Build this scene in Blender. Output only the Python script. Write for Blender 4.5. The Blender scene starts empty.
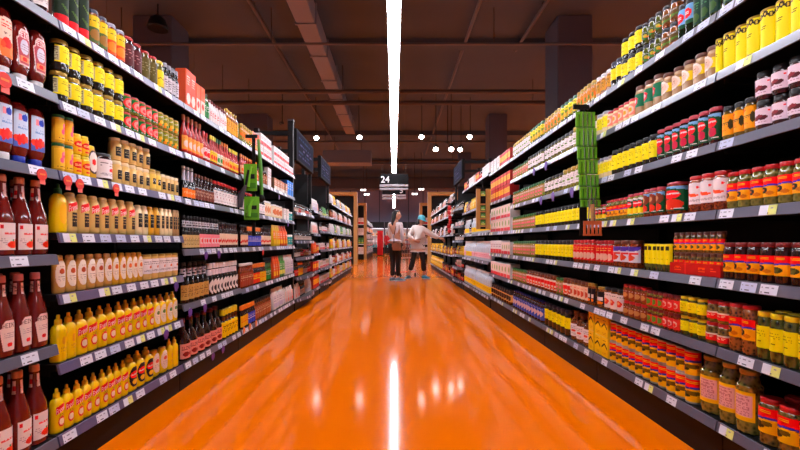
import bpy, math, random
from mathutils import Vector, Matrix
random.seed(24)
PI = math.pi
C = bpy.context.scene.collection
S = bpy.context.scene
# camera model: focal length and vanishing point in pixels of the 800x450 frame
F, VX, VY, H = 418.0, 394.0, 242.0, 0.94

# ------------------------------------------------------------------ materials
def lin(c):
    r = []
    for x in c[:3]:
        x /= 255.0
        r.append(x / 12.92 if x <= 0.04045 else ((x + 0.055) / 1.055) ** 2.4)
    return tuple(r)
MATS = {}
def new_mat(name):
    m = bpy.data.materials.new(name); m.use_nodes = True
    MATS[name] = m
    return m, m.node_tree.nodes, m.node_tree.links, m.node_tree.nodes['Principled BSDF']
def mat(name, col, rough=0.4, metal=0.0, coat=0.0, spec=0.5, bump=0.0, vary=0.0, scale=20):
    if name in MATS: return name
    m, n, l, b = new_mat(name)
    c = lin(col)
    b.inputs['Base Color'].default_value = (*c, 1)
    b.inputs['Roughness'].default_value = rough
    b.inputs['Metallic'].default_value = metal
    b.inputs['Coat Weight'].default_value = coat
    b.inputs['Coat Roughness'].default_value = 0.05
    b.inputs['Specular IOR Level'].default_value = spec
    if vary or bump:
        tc = n.new('ShaderNodeTexCoord'); nz = n.new('ShaderNodeTexNoise')
        nz.inputs['Scale'].default_value = scale; nz.inputs['Detail'].default_value = 5
        l.new(tc.outputs['Object'], nz.inputs['Vector'])
        if vary:
            mx = n.new('ShaderNodeMix'); mx.data_type = 'RGBA'
            mx.inputs[6].default_value = (*[x * (1 - vary) for x in c], 1)
            mx.inputs[7].default_value = (*[min(1, x * (1 + vary)) for x in c], 1)
            l.new(nz.outputs['Fac'], mx.inputs[0]); l.new(mx.outputs[2], b.inputs['Base Color'])
        if bump:
            bp = n.new('ShaderNodeBump'); bp.inputs['Strength'].default_value = bump; bp.inputs['Distance'].default_value = 0.01
            l.new(nz.outputs['Fac'], bp.inputs['Height']); l.new(bp.outputs['Normal'], b.inputs['Normal'])
    return name
def chunky(name, c1, c2, scale=70, rough=0.08):
    """packed contents seen through a glossy jar wall"""
    if name in MATS: return name
    m, n, l, b = new_mat(name)
    tc = n.new('ShaderNodeTexCoord'); vo = n.new('ShaderNodeTexVoronoi'); vo.inputs['Scale'].default_value = scale
    l.new(tc.outputs['Object'], vo.inputs['Vector'])
    cr = n.new('ShaderNodeValToRGB')
    cr.color_ramp.elements[0].color = (*lin(c1), 1); cr.color_ramp.elements[0].position = 0.15
    cr.color_ramp.elements[1].color = (*lin(c2), 1); cr.color_ramp.elements[1].position = 0.65
    l.new(vo.outputs['Distance'], cr.inputs['Fac']); l.new(cr.outputs['Color'], b.inputs['Base Color'])
    b.inputs['Roughness'].default_value = rough
    b.inputs['Coat Weight'].default_value = 0.6; b.inputs['Coat Roughness'].default_value = 0.03
    return name
def emit(name, col, strength):
    if name in MATS: return name
    m, n, l, b = new_mat(name)
    b.inputs['Base Color'].default_value = (*lin(col), 1)
    b.inputs['Emission Color'].default_value = (*lin(col), 1)
    b.inputs['Emission Strength'].default_value = strength
    return name
# printed paper / card: colour of each printed cell is stored on the mesh
m, n, l, b = new_mat('label_print')
at = n.new('ShaderNodeAttribute'); at.attribute_name = 'Col'
l.new(at.outputs['Color'], b.inputs['Base Color']); b.inputs['Roughness'].default_value = 0.42; b.inputs['Specular IOR Level'].default_value = 0.25
m, n, l, b = new_mat('matte_tint')
at = n.new('ShaderNodeAttribute'); at.attribute_name = 'Col'
l.new(at.outputs['Color'], b.inputs['Base Color']); b.inputs['Roughness'].default_value = 0.9; b.inputs['Specular IOR Level'].default_value = 0.05
mat('black_steel', (7, 7, 8), 0.55, spec=.25)
mat('black_card', (10, 9, 10), 0.8)
mat('grey_steel', (70, 70, 78), 0.35, 0.4)
mat('rail_silver', (92, 94, 110), 0.28, 0.0, 0.3)
mat('rail_lilac', (92, 88, 122), 0.28, 0.0, 0.3)
mat('rail_dark', (92, 92, 108), 0.3, 0.0, 0.3)
mat('shelf_grey', (62, 62, 68), 0.4)
mat('wood_light', (176, 130, 66), 0.5, vary=0.25, scale=9)
mat('clear_bluish', (196, 206, 216), 0.06, 0, 0.6)

# ------------------------------------------------------------------ printed artwork
def vivid(c, k=1.3):
    m_ = .3*c[0] + .59*c[1] + .11*c[2]
    return tuple(min(255, max(0, m_ + (x - m_)*k)) for x in c[:3])
FONT = {
 'H': ["10001","10001","10001","11111","10001","10001","10001"], 'E': ["11111","10000","10000","11110","10000","10000","11111"],
 'I': ["111","010","010","010","010","010","111"], 'N': ["10001","11001","11101","10111","10011","10001","10001"],
 'Z': ["11111","00001","00010","00100","01000","10000","11111"], 'F': ["11111","10000","10000","11110","10000","10000","10000"],
 'r': ["0000","0000","1011","1100","1000","1000","1000"], 'e': ["00000","00000","01110","10001","11111","10000","01110"],
 'n': ["0000","0000","1110","1001","1001","1001","1001"], 'c': ["0000","0000","0111","1000","1000","1000","0111"],
 'h': ["1000","1000","1110","1001","1001","1001","1001"], 's': ["0000","0000","0111","1000","0110","0001","1110"], "'": ["1","1","0","0","0","0","0"]}
class Art:
    """a grid of printed cells, u across 0..1, v up 0..1; None = nothing printed there"""
    def __init__(s, bg, nu=20, nv=20):
        s.nu, s.nv = nu, nv
        s.g = [[bg] * nu for _ in range(nv)]
    def _each(s, f, c):
        for j in range(s.nv):
            for i in range(s.nu):
                if f((i + .5) / s.nu, (j + .5) / s.nv): s.g[j][i] = c
        return s
    def rect(s, a, b, c, d, col): return s._each(lambda u, v: a <= u <= c and b <= v <= d, col)
    def ell(s, u0, v0, ru, rv, col): return s._each(lambda u, v: ((u-u0)/ru)**2 + ((v-v0)/rv)**2 <= 1, col)
    def poly(s, pts, col):
        def inside(u, v):
            r = False; k = len(pts) - 1
            for q in range(len(pts)):
                (x1, y1), (x2, y2) = pts[q], pts[k]
                if (y1 > v) != (y2 > v) and u < (x2-x1)*(v-y1)/(y2-y1) + x1: r = not r
                k = q
            return r
        return s._each(inside, col)
    def scr(s, a, b, c, d, rows, col, dens=.75, seed=1):
        rd = random.Random(seed)
        for q in range(rows):
            j = int((b + (d-b) * (q+.5)/rows) * s.nv)
            if not 0 <= j < s.nv: continue
            for i in range(int(a*s.nu), int(c*s.nu)):
                if rd.random() < dens: s.g[j][i] = col
        return s
    def blobs(s, a, b, c, d, n, cols, r=.12, seed=3):
        rd = random.Random(seed)
        for q in range(n):
            s.ell(rd.uniform(a, c), rd.uniform(b, d), r*rd.uniform(.7, 1.2), r*rd.uniform(.7, 1.2), cols[q % len(cols)])
        return s
    def text(s, t, u, v, col, slant=0):
        i0 = int(u * s.nu); j0 = int(v * s.nv); x = i0
        for ch in t:
            gl = FONT[ch]
            for r, row in enumerate(gl):
                for k, bit in enumerate(row):
                    i, j = x + k, j0 - r + int(slant * (x + k - i0))
                    if bit == '1' and 0 <= i < s.nu and 0 <= j < s.nv: s.g[j][i] = col
            x += len(gl[0]) + 1
        return s

# ------------------------------------------------------------------ geometry buffer
def sp(t, p):
    c = math.cos(t); return math.copysign(abs(c) ** (2.0 / p), c)
class G:
    def __init__(s): s.v, s.f, s.m, s.c = [], [], [], []
    def face(s, idx, mt, col=None): s.f.append(idx); s.m.append(mt); s.c.append(col)
    def revolve(s, prof, mt, seg=18, sx=1, sy=1, p=2, cx=0, cy=0):
        b = len(s.v)
        for r, z in prof:
            for k in range(seg):
                t = 2*PI*k/seg
                s.v.append((cx + sx*r*sp(t, p), cy + sy*r*sp(t - PI/2, p), z))
        for j in range(len(prof) - 1):
            for k in range(seg):
                a, q = b + j*seg + k, b + j*seg + (k+1) % seg
                s.face((a, q, q + seg, a + seg), mt)
        s.face(tuple(b + k for k in range(seg))[::-1], mt)
        s.face(tuple(b + (len(prof)-1)*seg + k for k in range(seg)), mt)
        return s
    def patch(s, art, rad, z0, z1, span, sx=1, sy=1, p=2, off=.0009, centre=0.0, fz=None):
        b = len(s.v); nu, nv = art.nu, art.nv
        for j in range(nv + 1):
            z = z0 + (z1-z0)*j/nv; r = rad(z)
            for i in range(nu + 1):
                t = centre + (i/nu - .5)*span
                s.v.append(((sx*r+off)*sp(t - PI/2, p), -(sy*r+off)*sp(t, p), z))
        for j in range(nv):
            for i in range(nu):
                c = art.g[j][i]
                if c is None: continue
                a = b + j*(nu+1) + i
                s.face((a, a+1, a+nu+2, a+nu+1), 'label_print', c)
        return s
    def flat(s, art, o, du, dv, mt='label_print'):
        """flat printed sheet from corner o along du, dv"""
        o, du, dv = Vector(o), Vector(du), Vector(dv); b = len(s.v); nu, nv = art.nu, art.nv
        for j in range(nv + 1):
            for i in range(nu + 1): s.v.append(tuple(o + du*(i/nu) + dv*(j/nv)))
        for j in range(nv):
            for i in range(nu):
                c = art.g[j][i]
                if c is None: continue
                a = b + j*(nu+1) + i
                s.face((a, a+1, a+nu+2, a+nu+1), mt, c)
        return s
    def box(s, x0, x1, y0, y1, z0, z1, mt, col=None, ch=0.0):
        if ch <= 0:
            b = len(s.v)
            s.v += [(x0,y0,z0),(x1,y0,z0),(x1,y1,z0),(x0,y1,z0),(x0,y0,z1),(x1,y0,z1),(x1,y1,z1),(x0,y1,z1)]
            for q in ((3,2,1,0),(4,5,6,7),(0,1,5,4),(1,2,6,5),(2,3,7,6),(3,0,4,7)): s.face(tuple(b+i for i in q), mt, col)
            return s
        def ring(e, z):
            b = len(s.v)
            s.v.extend([(x0+ch+e,y0+e,z),(x1-ch-e,y0+e,z),(x1-e,y0+ch+e,z),(x1-e,y1-ch-e,z),(x1-ch-e,y1-e,z),(x0+ch+e,y1-e,z),(x0+e,y1-ch-e,z),(x0+e,y0+ch+e,z)])
            return b
        rs = [ring(ch*.8, z0), ring(0, z0+ch), ring(0, z1-ch), ring(ch*.8, z1)]
        for a, q in zip(rs, rs[1:]):
            for k in range(8): s.face((a+k, a+(k+1)%8, q+(k+1)%8, q+k), mt, col)
        s.face(tuple(rs[0]+k for k in range(8))[::-1], mt, col); s.face(tuple(rs[3]+k for k in range(8)), mt, col)
        return s
    def tube(s, pts, r, mt, seg=8):
        pts = [Vector(q) for q in pts]; rr = r if isinstance(r, (list, tuple)) else [r]*len(pts)
        b = len(s.v); up = None
        for i, q in enumerate(pts):
            d = (pts[min(i+1, len(pts)-1)] - pts[max(i-1, 0)]).normalized()
            if up is None:
                up = d.orthogonal().normalized()
            up = (up - d*up.dot(d)).normalized(); w = d.cross(up)
            for k in range(seg):
                t = 2*PI*k/seg; s.v.append(tuple(q + (up*math.cos(t) + w*math.sin(t))*rr[i]))
        for j in range(len(pts)-1):
            for k in range(seg):
                a, q = b+j*seg+k, b+j*seg+(k+1)%seg
                s.face((a, q, q+seg, a+seg), mt)
        s.face(tuple(b+k for k in range(seg))[::-1], mt); s.face(tuple(b+(len(pts)-1)*seg+k for k in range(seg)), mt)
        return s
    def ball(s, c, r, mt, nu=14, nv=10):
        rx, ry, rz = r if isinstance(r, (tuple, list)) else (r, r, r)
        b = len(s.v)
        for j in range(nv+1):
            ph = -PI/2 + PI*j/nv
            for k in range(nu):
                t = 2*PI*k/nu; cc = max(math.cos(ph), .02)
                s.v.append((c[0]+rx*cc*math.cos(t), c[1]+ry*cc*math.sin(t), c[2]+rz*math.sin(ph)))
        for j in range(nv):
            for k in range(nu):
                a, q = b+j*nu+k, b+j*nu+(k+1)%nu
                s.face((a, q, q+nu, a+nu), mt)
        s.face(tuple(b+k for k in range(nu))[::-1], mt); s.face(tuple(b+nv*nu+k for k in range(nu)), mt)
        return s
    def add(s, o):
        b = len(s.v); s.v += o.v
        s.f += [tuple(b+i for i in q) for q in o.f]; s.m += o.m; s.c += o.c
        return s
    def mesh(s, name, smooth=True):
        me = bpy.data.meshes.new(name); me.from_pydata(s.v, [], s.f)
        keys = []
        for k in s.m:
            if k not in keys: keys.append(k)
        for k in keys: me.materials.append(MATS[k])
        me.polygons.foreach_set('material_index', [keys.index(k) for k in s.m])
        if any(c is not None for c in s.c):
            ca = me.color_attributes.new('Col', 'FLOAT_COLOR', 'CORNER'); data = []; cache = {}
            for q, c in zip(s.f, s.c):
                if c not in cache: cache[c] = (*lin(vivid(c or (200, 200, 200))), 1.0)
                data += cache[c] * len(q)
            ca.data.foreach_set('color', data)
        if smooth:
            me.shade_smooth(); me.set_sharp_from_angle(angle=math.radians(38))
        me.update()
        return me

def link(name, me, parent=None, loc=None):
    o = bpy.data.objects.new(name, me); C.objects.link(o)
    if parent is not None: o.parent = parent
    if loc is not None: o.location = loc
    return o
def obj(name, g, parent=None, smooth=True): return link(name, g.mesh(name, smooth), parent)
def tag(o, label, cat, group=None):
    o['label'] = label; o['category'] = cat
    if group: o['group'] = group
    return o
def thing(name, label, cat, loc=(0,0,0), rz=0, group=None, scale=None):
    o = bpy.data.objects.new(name, None); C.objects.link(o)
    o.empty_display_size = .05; o.location = loc; o.rotation_euler = (0, 0, rz)
    if scale: o.scale = scale
    return tag(o, label, cat, group)
def struct(name, g, smooth=False):
    o = obj(name, g, None, smooth); o['kind'] = 'structure'; return o
ORD = "zeroth first second third fourth fifth sixth seventh eighth ninth tenth eleventh twelfth thirteenth fourteenth fifteenth sixteenth seventeenth eighteenth nineteenth twentieth".split()
def ordinal(n):
    if n <= 20: return ORD[n]
    if n == 30: return 'thirtieth'
    t = {2: 'twenty', 3: 'thirty', 4: 'forty'}[n // 10]
    return t + '-' + ORD[n % 10] if n % 10 else {2: 'twentieth', 3: 'thirtieth', 4: 'fortieth'}[n // 10]

# ------------------------------------------------------------------ product shapes
# each returns (width, height, [(part name, G), ...]) ; front is -Y, base at z = 0
def interp(prof):
    def f(z):
        for (r0, z0), (r1, z1) in zip(prof, prof[1:]):
            if z0 <= z <= z1 and z1 > z0: return r0 + (r1-r0)*(z-z0)/(z1-z0)
        return prof[-1][0]
    return f
def jar(w, h, body, lid, art, l0=.2, l1=.72, span=150, neck=.84, lidr=.9, lidh=.13, sh=.76, extra=None, seg=18):
    R = w/2
    zl = h*(1-lidh)
    prof = [(R*.86, 0), (R*.97, h*.02), (R, h*.06), (R, h*sh), (R*min(neck+.1, .97), h*(sh+.05)), (R*neck, zl - h*.012), (R*neck, zl)]
    p = [('glass_body', G().revolve(prof, body, seg))]
    p.append(('lid', G().revolve([(R*lidr*.97, zl - .002), (R*lidr, zl + .002), (R*lidr, h - .004), (R*lidr*.93, h - .0005), (R*lidr*.8, h)], lid, seg)))
    if art: p.append(('label', G().patch(art, interp(prof), h*l0, h*l1, math.radians(span))))
    return w, h, p
def can(w, h, art, lidmat='tin'):
    R = w/2
    prof = [(R*.96, 0), (R, .002), (R, .006), (R*.97, .008), (R*.97, h-.008), (R, h-.006), (R, h-.002), (R*.95, h), (R*.9, h-.004)]
    return w, h, [('can_body', G().revolve(prof, lidmat, 20)), ('label', G().patch(art, lambda z: R*.97, .009, h-.009, 2*PI, centre=0))]
def squeeze(w, h, body, cap, art, sy=.88, span=110):
    R = w/2
    prof = [(R*.9, 0), (R*.98, h*.015), (R, h*.05), (R*.98, h*.3), (R*.95, h*.42), (R*.98, h*.55), (R*.95, h*.68), (R*.78, h*.745), (R*.5, h*.785), (R*.44, h*.8)]
    c = [(R*.46, h*.79), (R*.48, h*.8), (R*.46, h*.885), (R*.4, h*.9), (R*.25, h*.91), (R*.23, h*.985), (R*.17, h)]
    p = [('bottle_body', G().revolve(prof, body, 20, 1, sy, 2.6)), ('nozzle_cap', G().revolve(c, cap, 14))]
    if art: p.append(('label', G().patch(art, interp(prof), h*.1, h*.68, math.radians(span), 1, sy, 2.6)))
    return w, h, p
def inverted(w, h, body, cap, art, span=115):
    R = w/2
    prof = [(R*.62, h*.12), (R*.8, h*.15), (R*.95, h*.21), (R, h*.3), (R*.97, h*.5), (R*.95, h*.75), (R*.9, h*.88), (R*.78, h*.955), (R*.5, h*.993), (R*.2, h)]
    c = [(R*.6, 0), (R*.64, h*.01), (R*.66, h*.1), (R*.64, h*.125)]
    p = [('bottle_body', G().revolve(prof, body, 22, 1, .6, 2.5)), ('cap', G().revolve(c, cap, 20, 1, .8, 2.3))]
    p.append(('label', G().patch(art, interp(prof), h*.27, h*.86, math.radians(span), 1, .6, 2.5)))
    return w, h, p
def longneck(w, h, body, cap, art, nart=None, sh=.52, neck=.34, caph=.09, l0=.08, l1=.46, span=130, p=2.0, seg=18, capr=1.12, shoulder=.2):
    R = w/2
    prof = [(R*.9, 0), (R, h*.015), (R, h*sh), (R*.9, h*(sh+shoulder*.3)), (R*.62, h*(sh+shoulder*.7)), (R*neck*1.15, h*(sh+shoulder)), (R*neck, h*(1-caph-.02)), (R*neck, h*(1-caph))]
    pt = [('bottle_body', G().revolve(prof, body, seg, 1, 1, p)),
          ('cap', G().revolve([(R*neck*capr, h*(1-caph)-.001), (R*neck*capr*1.03, h*(1-caph)+.002), (R*neck*capr, h-.003), (R*neck*capr*.85, h)], cap, 14))]
    if art: pt.append(('label', G().patch(art, interp(prof), h*l0, h*l1, math.radians(span), 1, 1, p)))
    if nart: pt.append(('neck_label', G().patch(nart, lambda z: interp(prof)(z), h*(sh+shoulder*.95), h*(1-caph-.03), 2*PI)))
    return w, h, pt
def oval(w, h, body, cap, art, sy=.62, span=120, l0=.15, l1=.85, caph=.1):
    R = w/2
    prof = [(R*.85, 0), (R*.97, h*.03), (R, h*.15), (R, h*.55), (R*.97, h*.7), (R*.86, h*.82), (R*.66, h*(1-caph))]
    pt = [('bottle_body', G().revolve(prof, body, 20, 1, sy, 2.4)),
          ('cap', G().revolve([(R*.68, h*(1-caph)-.001), (R*.68, h*.96), (R*.6, h*.985), (R*.4, h)], cap, 16, 1, sy*1.1))]
    pt.append(('label', G().patch(art, interp(prof), h*l0, h*l1, math.radians(span), 1, sy, 2.4)))
    return w, h, pt
def carton(w, h, d, base, art, side=None, flap=False):
    g = G().box(-w/2, w/2, -d/2, d/2, 0, h, base, None, .0025)
    pt = [('carton', g), ('printed_front', G().flat(art, (-w/2+.002, -d/2-.0006, .003), (w-.004, 0, 0), (0, 0, h-.006)))]
    if side: pt.append(('printed_side', G().flat(side, (-w/2-.0006, d/2-.002, .003), (0, -(d-.004), 0), (0, 0, h-.006))))
    return w, h, pt
def pouch(w, h, d, base, art):
    prof = [(.95, 0), (1, .03*h), (1.0, .4*h), (.98, .8*h), (.96, .93*h), (.95, h)]
    g = G(); b = 0; seg = 16; dep = [.75, 1, .85, .5, .12, .05]
    for (r, z), dd in zip(prof, dep):
        for k in range(seg):
            t = 2*PI*k/seg; g.v.append((w/2*r*sp(t, 3), d/2*dd*sp(t-PI/2, 2.2), z))
    for j in range(len(prof)-1):
        for k in range(seg):
            a, q = j*seg+k, j*seg+(k+1)%seg
            g.face((a, q, q+seg, a+seg), base)
    g.face(tuple(range(seg))[::-1], base); g.face(tuple((len(prof)-1)*seg+k for k in range(seg)), base)
    lab = G().flat(art, (-w*.4, -d*.505, h*.12), (w*.8, 0, 0), (0, d*.16, h*.62))
    return w, h, [('pouch_body', g), ('printed_front', lab)]
# ------------------------------------------------------------------ colours and contents
chunky('olives_dark', (10, 12, 8), (38, 34, 22), 80)
chunky('olives_green', (58, 58, 18), (126, 116, 48), 60)
chunky('olives_brown', (38, 30, 10), (126, 98, 40), 60)
chunky('pickles', (26, 32, 10), (86, 90, 34), 45)
chunky('salsa', (60, 14, 6), (150, 60, 22), 90)
chunky('relish', (70, 74, 20), (150, 140, 50), 110)
chunky('jam', (22, 6, 8), (60, 16, 18), 60)
chunky('stew', (50, 22, 10), (150, 84, 40), 80)
mat('ketchup', (112, 20, 14), .14, 0, .5)
mat('ketchup_dark', (108, 22, 16), .12, 0, .5)
mat('bbq', (42, 14, 10), .12, 0, .5)
mat('soy', (14, 9, 9), .1, 0, .5)
mat('amber', (150, 84, 22), .12, 0, .5)
mat('cream', (244, 222, 168), .2, 0, .4)
mat('mayo_brown', (178, 138, 92), .2, 0, .4)
mat('dijon', (230, 190, 108), .18, 0, .4)
mat('tan_mustard', (214, 160, 76), .22, 0, .4)
mat('gold_mustard', (236, 176, 40), .22, 0, .4)
mat('yellow_mustard', (255, 210, 4), .25, 0, .3)
mat('chili_red', (176, 34, 22), .15, 0, .5)
mat('green_glass', (20, 34, 14), .1, 0, .5)
mat('green_sauce', (50, 90, 34), .15, 0, .5)
mat('white_plastic', (228, 222, 220), .3)
mat('pink_cap', (206, 120, 118), .3)
mat('rose_cap', (186, 66, 80), .25)
mat('tan_cap', (204, 130, 90), .35)
mat('red_cap', (190, 28, 30), .3)
mat('dark_red_cap', (120, 24, 24), .3)
mat('blue_cap', (22, 52, 170), .3)
mat('navy_cap', (28, 32, 60), .3)
mat('green_cap', (30, 96, 40), .35)
mat('yellow_cap', (236, 206, 20), .3)
mat('gold_cap', (176, 140, 52), .3, .5)
mat('mustard_cap', (255, 206, 6), .3)
mat('orange_cap', (232, 120, 26), .3)
mat('brown_cap', (104, 56, 36), .35)
mat('black_cap', (20, 18, 20), .3)
mat('grey_cap', (150, 150, 160), .3, .3)
mat('lime_cap', (150, 190, 40), .3)
mat('tin', (176, 174, 170), .42, .5)
mat('white_card', (222, 218, 214), .5)
mat('orange_card', (228, 78, 18), .45)
mat('red_card', (168, 26, 22), .45)
mat('yellow_card', (238, 200, 24), .45)
mat('brown_card', (120, 80, 50), .5)
mat('green_card', (60, 120, 50), .5)
mat('blue_card', (40, 90, 170), .45)
Y_, K_, W_, R_, G_, DG, OR, PU, BL, PK, CR, BR = (252,232,8), (24,22,22), (234,228,224), (204,28,28), (44,130,52), (16,72,42), (232,130,28), (70,44,130), (60,130,200), (224,120,130), (232,214,176), (110,60,34)

def a_yellow(strip=0, marks=0):
    a = Art(Y_, 24, 24)
    a.scr(.3, .5, .8, .82, 3, (176, 158, 10), .6, 5)
    a.scr(.34, .3, .7, .36, 1, (110, 98, 10), .7, 6)
    if strip: a.rect(.0, .08, .16, .92, (214, 208, 170)).scr(.02, .1, .15, .9, 12, (120, 110, 90), .6)
    return a
def a_heinz(pale=0):
    body = (176, 84, 92) if not pale else (232, 214, 206)
    a = Art(None, 46, 46)
    key = [(.04, .72), (.17, .76), (.17, .88), (.32, .99), (.68, .99), (.83, .88), (.83, .76), (.96, .72), (.78, .0), (.22, .0)]
    a.poly(key, (238, 206, 200)); ins = [(.5+(u-.5)*.86, .5+(v-.5)*.9) for u, v in key]
    a.poly(ins, body)
    tx = (246, 236, 230) if not pale else (96, 52, 52)
    a.ell(.5, .52, .22, .2, (216, 214, 226) if not pale else (232, 214, 206))
    a.text('HEINZ', .21, .9, tx)
    a.scr(.26, .42, .74, .6, 3, (150, 120, 130), .6, 8)
    a.ell(.5, .2, .1, .07, R_)
    if not pale: a.rect(.28, .1, .72, .26, (226, 150, 110)).ell(.5, .18, .1, .06, R_)
    return a
def a_tomato_cream():
    a = Art((236, 206, 186), 24, 34)
    a._each(lambda u, v: v > .86 and ((u-.5)/.5)**2 + ((v-.86)/.14)**2 > 1, None)
    a._each(lambda u, v: v < .4 and (u+v*.6) % 1.1 > .2, (232, 130, 70))
    a.ell(.5, .36, .26, .13, (206, 40, 24)).ell(.3, .3, .14, .09, (224, 84, 40))
    a.scr(.22, .7, .8, .92, 3, (196, 30, 34), .85, 4).scr(.3, .54, .7, .62, 2, (150, 120, 110), .6, 2)
    return a
def a_blue_tomato():
    a = Art((206, 220, 238), 24, 34)
    a.rect(0, 0, 1, .26, (92, 110, 176)).blobs(.15, .18, .9, .3, 5, [(206, 40, 30), (226, 74, 40)], .13, 9)
    a.ell(.62, .83, .17, .1, (28, 60, 160)).rect(.3, .74, .46, .9, (226, 150, 160)).scr(.25, .48, .8, .62, 3, (140, 170, 206), .7, 3)
    return a
def a_tomato_white():
    a = Art((238, 226, 222), 24, 28)
    a.rect(.08, .78, .26, .94, (196, 24, 40)).scr(.3, .55, .86, .66, 2, (216, 90, 84), .7, 3).scr(.12, .15, .42, .45, 4, (190, 170, 170), .6, 5)
    a.ell(.62, .2, .2, .14, (216, 60, 30)).ell(.86, .26, .18, .17, (226, 84, 36)).ell(.62, .36, .04, .05, G_)
    return a
def a_frenchs(dark=0, wht=0):
    a = Art(None, 36, 34)
    if wht: a.ell(.5, .45, .4, .5, (238, 232, 220))
    a.poly([(.0, .56), (1, .74), (1, 1.0), (.0, .86)], K_ if dark == 1 else R_)
    if dark == 2: a.rect(.3, .04, .72, .56, (40, 26, 22)).scr(.34, .16, .7, .5, 3, (200, 170, 120), .6)
    a.text("Frenchs", .06, .78, (250, 242, 236), .16)
    if dark != 2:
        a.ell(.5, .26, .3, .2, (206, 70, 40) if dark != 1 else (150, 30, 26)).ell(.5, .26, .2, .13, (244, 222, 190)).scr(.3, .46, .7, .56, 2, (120, 80, 20), .6)
    return a
def a_ovalmark(bg=(240, 230, 214), mk=(170, 84, 40)):
    a = Art(None, 22, 34)
    a.ell(.5, .5, .5, .5, bg); a.ell(.5, .6, .2, .1, mk).scr(.24, .22, .76, .42, 3, (180, 166, 150), .6, 2).scr(.3, .74, .7, .8, 1, (190, 170, 150), .8, 2)
    return a
def a_black_box(bg=K_):
    return Art(bg, 18, 22).scr(.15, .55, .85, .85, 2, (226, 206, 150), .6, 3).scr(.2, .15, .8, .4, 3, (170, 150, 110), .5, 5)
def a_white_lines(dot=R_, seed=1):
    a = Art((236, 228, 226), 22, 22)
    a.scr(.2, .62, .85, .85, 2, (110, 96, 96), .7, seed).scr(.2, .12, .8, .3, 3, (186, 176, 176), .6, seed+1).ell(.6, .45, .16, .1, dot)
    return a
def a_cherry():
    a = Art((234, 218, 228), 24, 22)
    a.ell(.42, .42, .17, .14, (96, 24, 34)).ell(.66, .42, .17, .15, (70, 16, 26)).ell(.54, .52, .14, .1, (120, 40, 50)).ell(.88, .82, .05, .06, R_).scr(.2, .1, .8, .2, 1, (170, 140, 150), .6)
    return a
def a_three_band(v=0):
    """red over violet over orange olive label"""
    a = Art((246, 186, 36) if v == 2 else (242, 172, 30), 30, 32)
    a._each(lambda u, q: q > .44 + .12*math.sin((u-.1)*2.6), (70, 52, 160))
    a._each(lambda u, q: q > .53 + .12*math.sin((u-.1)*2.6), (224, 20, 28))
    a.scr(.3, .8, .74, .9, 2, (250, 200, 40), .9, 2)
    if v == 0: a.ell(.38, .34, .2, .16, (36, 32, 22)).ell(.36, .36, .08, .06, (214, 120, 50)).ell(.66, .2, .16, .1, (196, 120, 20))
    if v == 1: a.ell(.4, .28, .28, .16, (60, 56, 24)).poly([(.1, .2), (.6, .42), (.5, .16)], (90, 88, 40))
    if v == 2: a.ell(.36, .3, .22, .15, (48, 44, 24)).ell(.62, .38, .16, .1, (110, 86, 30))
    return a
def a_apple(v=0):
    a = Art(DG, 28, 30)
    a.poly([(.2, 1), (1, 1), (1, .84), (.6, .9)], (130, 176, 214) if v != 2 else (230, 226, 220))
    if v == 0: a.ell(.36, .36, .2, .16, (96, 110, 40)).ell(.6, .3, .2, .18, (172, 26, 66))
    if v == 1: a.ell(.55, .26, .34, .22, (206, 60, 34)).ell(.25, .2, .16, .12, (236, 170, 90))
    if v == 2: a.rect(0, 0, 1, .42, (236, 200, 40)).ell(.5, .3, .3, .16, (240, 220, 60)).rect(0, 0, 1, .1, G_)
    if v == 3: a.ell(.5, .7, .42, .26, (120, 60, 40)).ell(.4, .7, .2, .14, (200, 150, 110)).ell(.5, .26, .3, .18, (206, 60, 34))
    if v != 3: a.ell(.54, .66, .27, .18, (226, 24, 40)).scr(.36, .66, .8, .74, 2, (246, 220, 220), .9, 4).ell(.22, .6, .07, .14, (236, 210, 190))
    a.scr(.6, .05, .9, .1, 1, W_, .8)
    return a
def a_orange_dark():
    return Art((240, 168, 26), 22, 28).scr(.1, .5, .7, .64, 2, (70, 60, 40), .8, 3).ell(.8, .5, .12, .24, (60, 54, 30)).scr(.2, .2, .6, .3, 2, (200, 120, 10), .7).scr(.2, .8, .5, .86, 1, R_, .8)
def a_round_pic(bg, ring, c1, c2):
    return Art(bg, 24, 22).ell(.5, .5, .36, .4, ring).ell(.5, .5, .26, .3, c1).ell(.5, .45, .12, .14, c2).scr(.1, .06, .9, .12, 1, W_, .5)
def a_picture(bg, cols, seed=1, top=None):
    a = Art(bg, 22, 26).blobs(.1, .08, .9, .5, 9, cols, .13, seed)
    if top: a.rect(0, .66, 1, 1, top)
    return a.scr(.15, .74, .85, .9, 2, K_ if top == Y_ else W_, .7, seed)
def a_plain(bg, line, seed=1, band=None):
    a = Art(bg, 14, 16)
    if band: a.rect(0, .0, 1, .3, band)
    return a.scr(.15, .4, .85, .85, 3, line, .65, seed)
def a_rings():
    a = Art(Y_, 60, 34)
    for k_ in range(10):
        u = .05 + .1*k_; v = .87 + .045*(k_ % 2)
        a.ell(u, v, .055, .085, (52, 44, 24)).ell(u, v, .024, .035, (214, 190, 90))
    a.scr(.46, .5, .58, .6, 2, (120, 112, 20), .6, 4)
    return a
def a_square_marks():
    a = Art(Y_, 18, 24)
    return a.rect(.3, .7, .72, .92, (50, 40, 20)).scr(.2, .2, .8, .36, 1, (130, 120, 20), .5, 2)
def a_zig():
    return Art((244, 206, 20), 22, 28).poly([(.05, .42), (.5, .62), (.9, .4), (.9, .52), (.5, .74), (.05, .54)], (60, 40, 20)).scr(.2, .8, .8, .9, 1, (130, 60, 20), .7).scr(.2, .1, .8, .24, 2, (206, 150, 20), .7)
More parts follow.
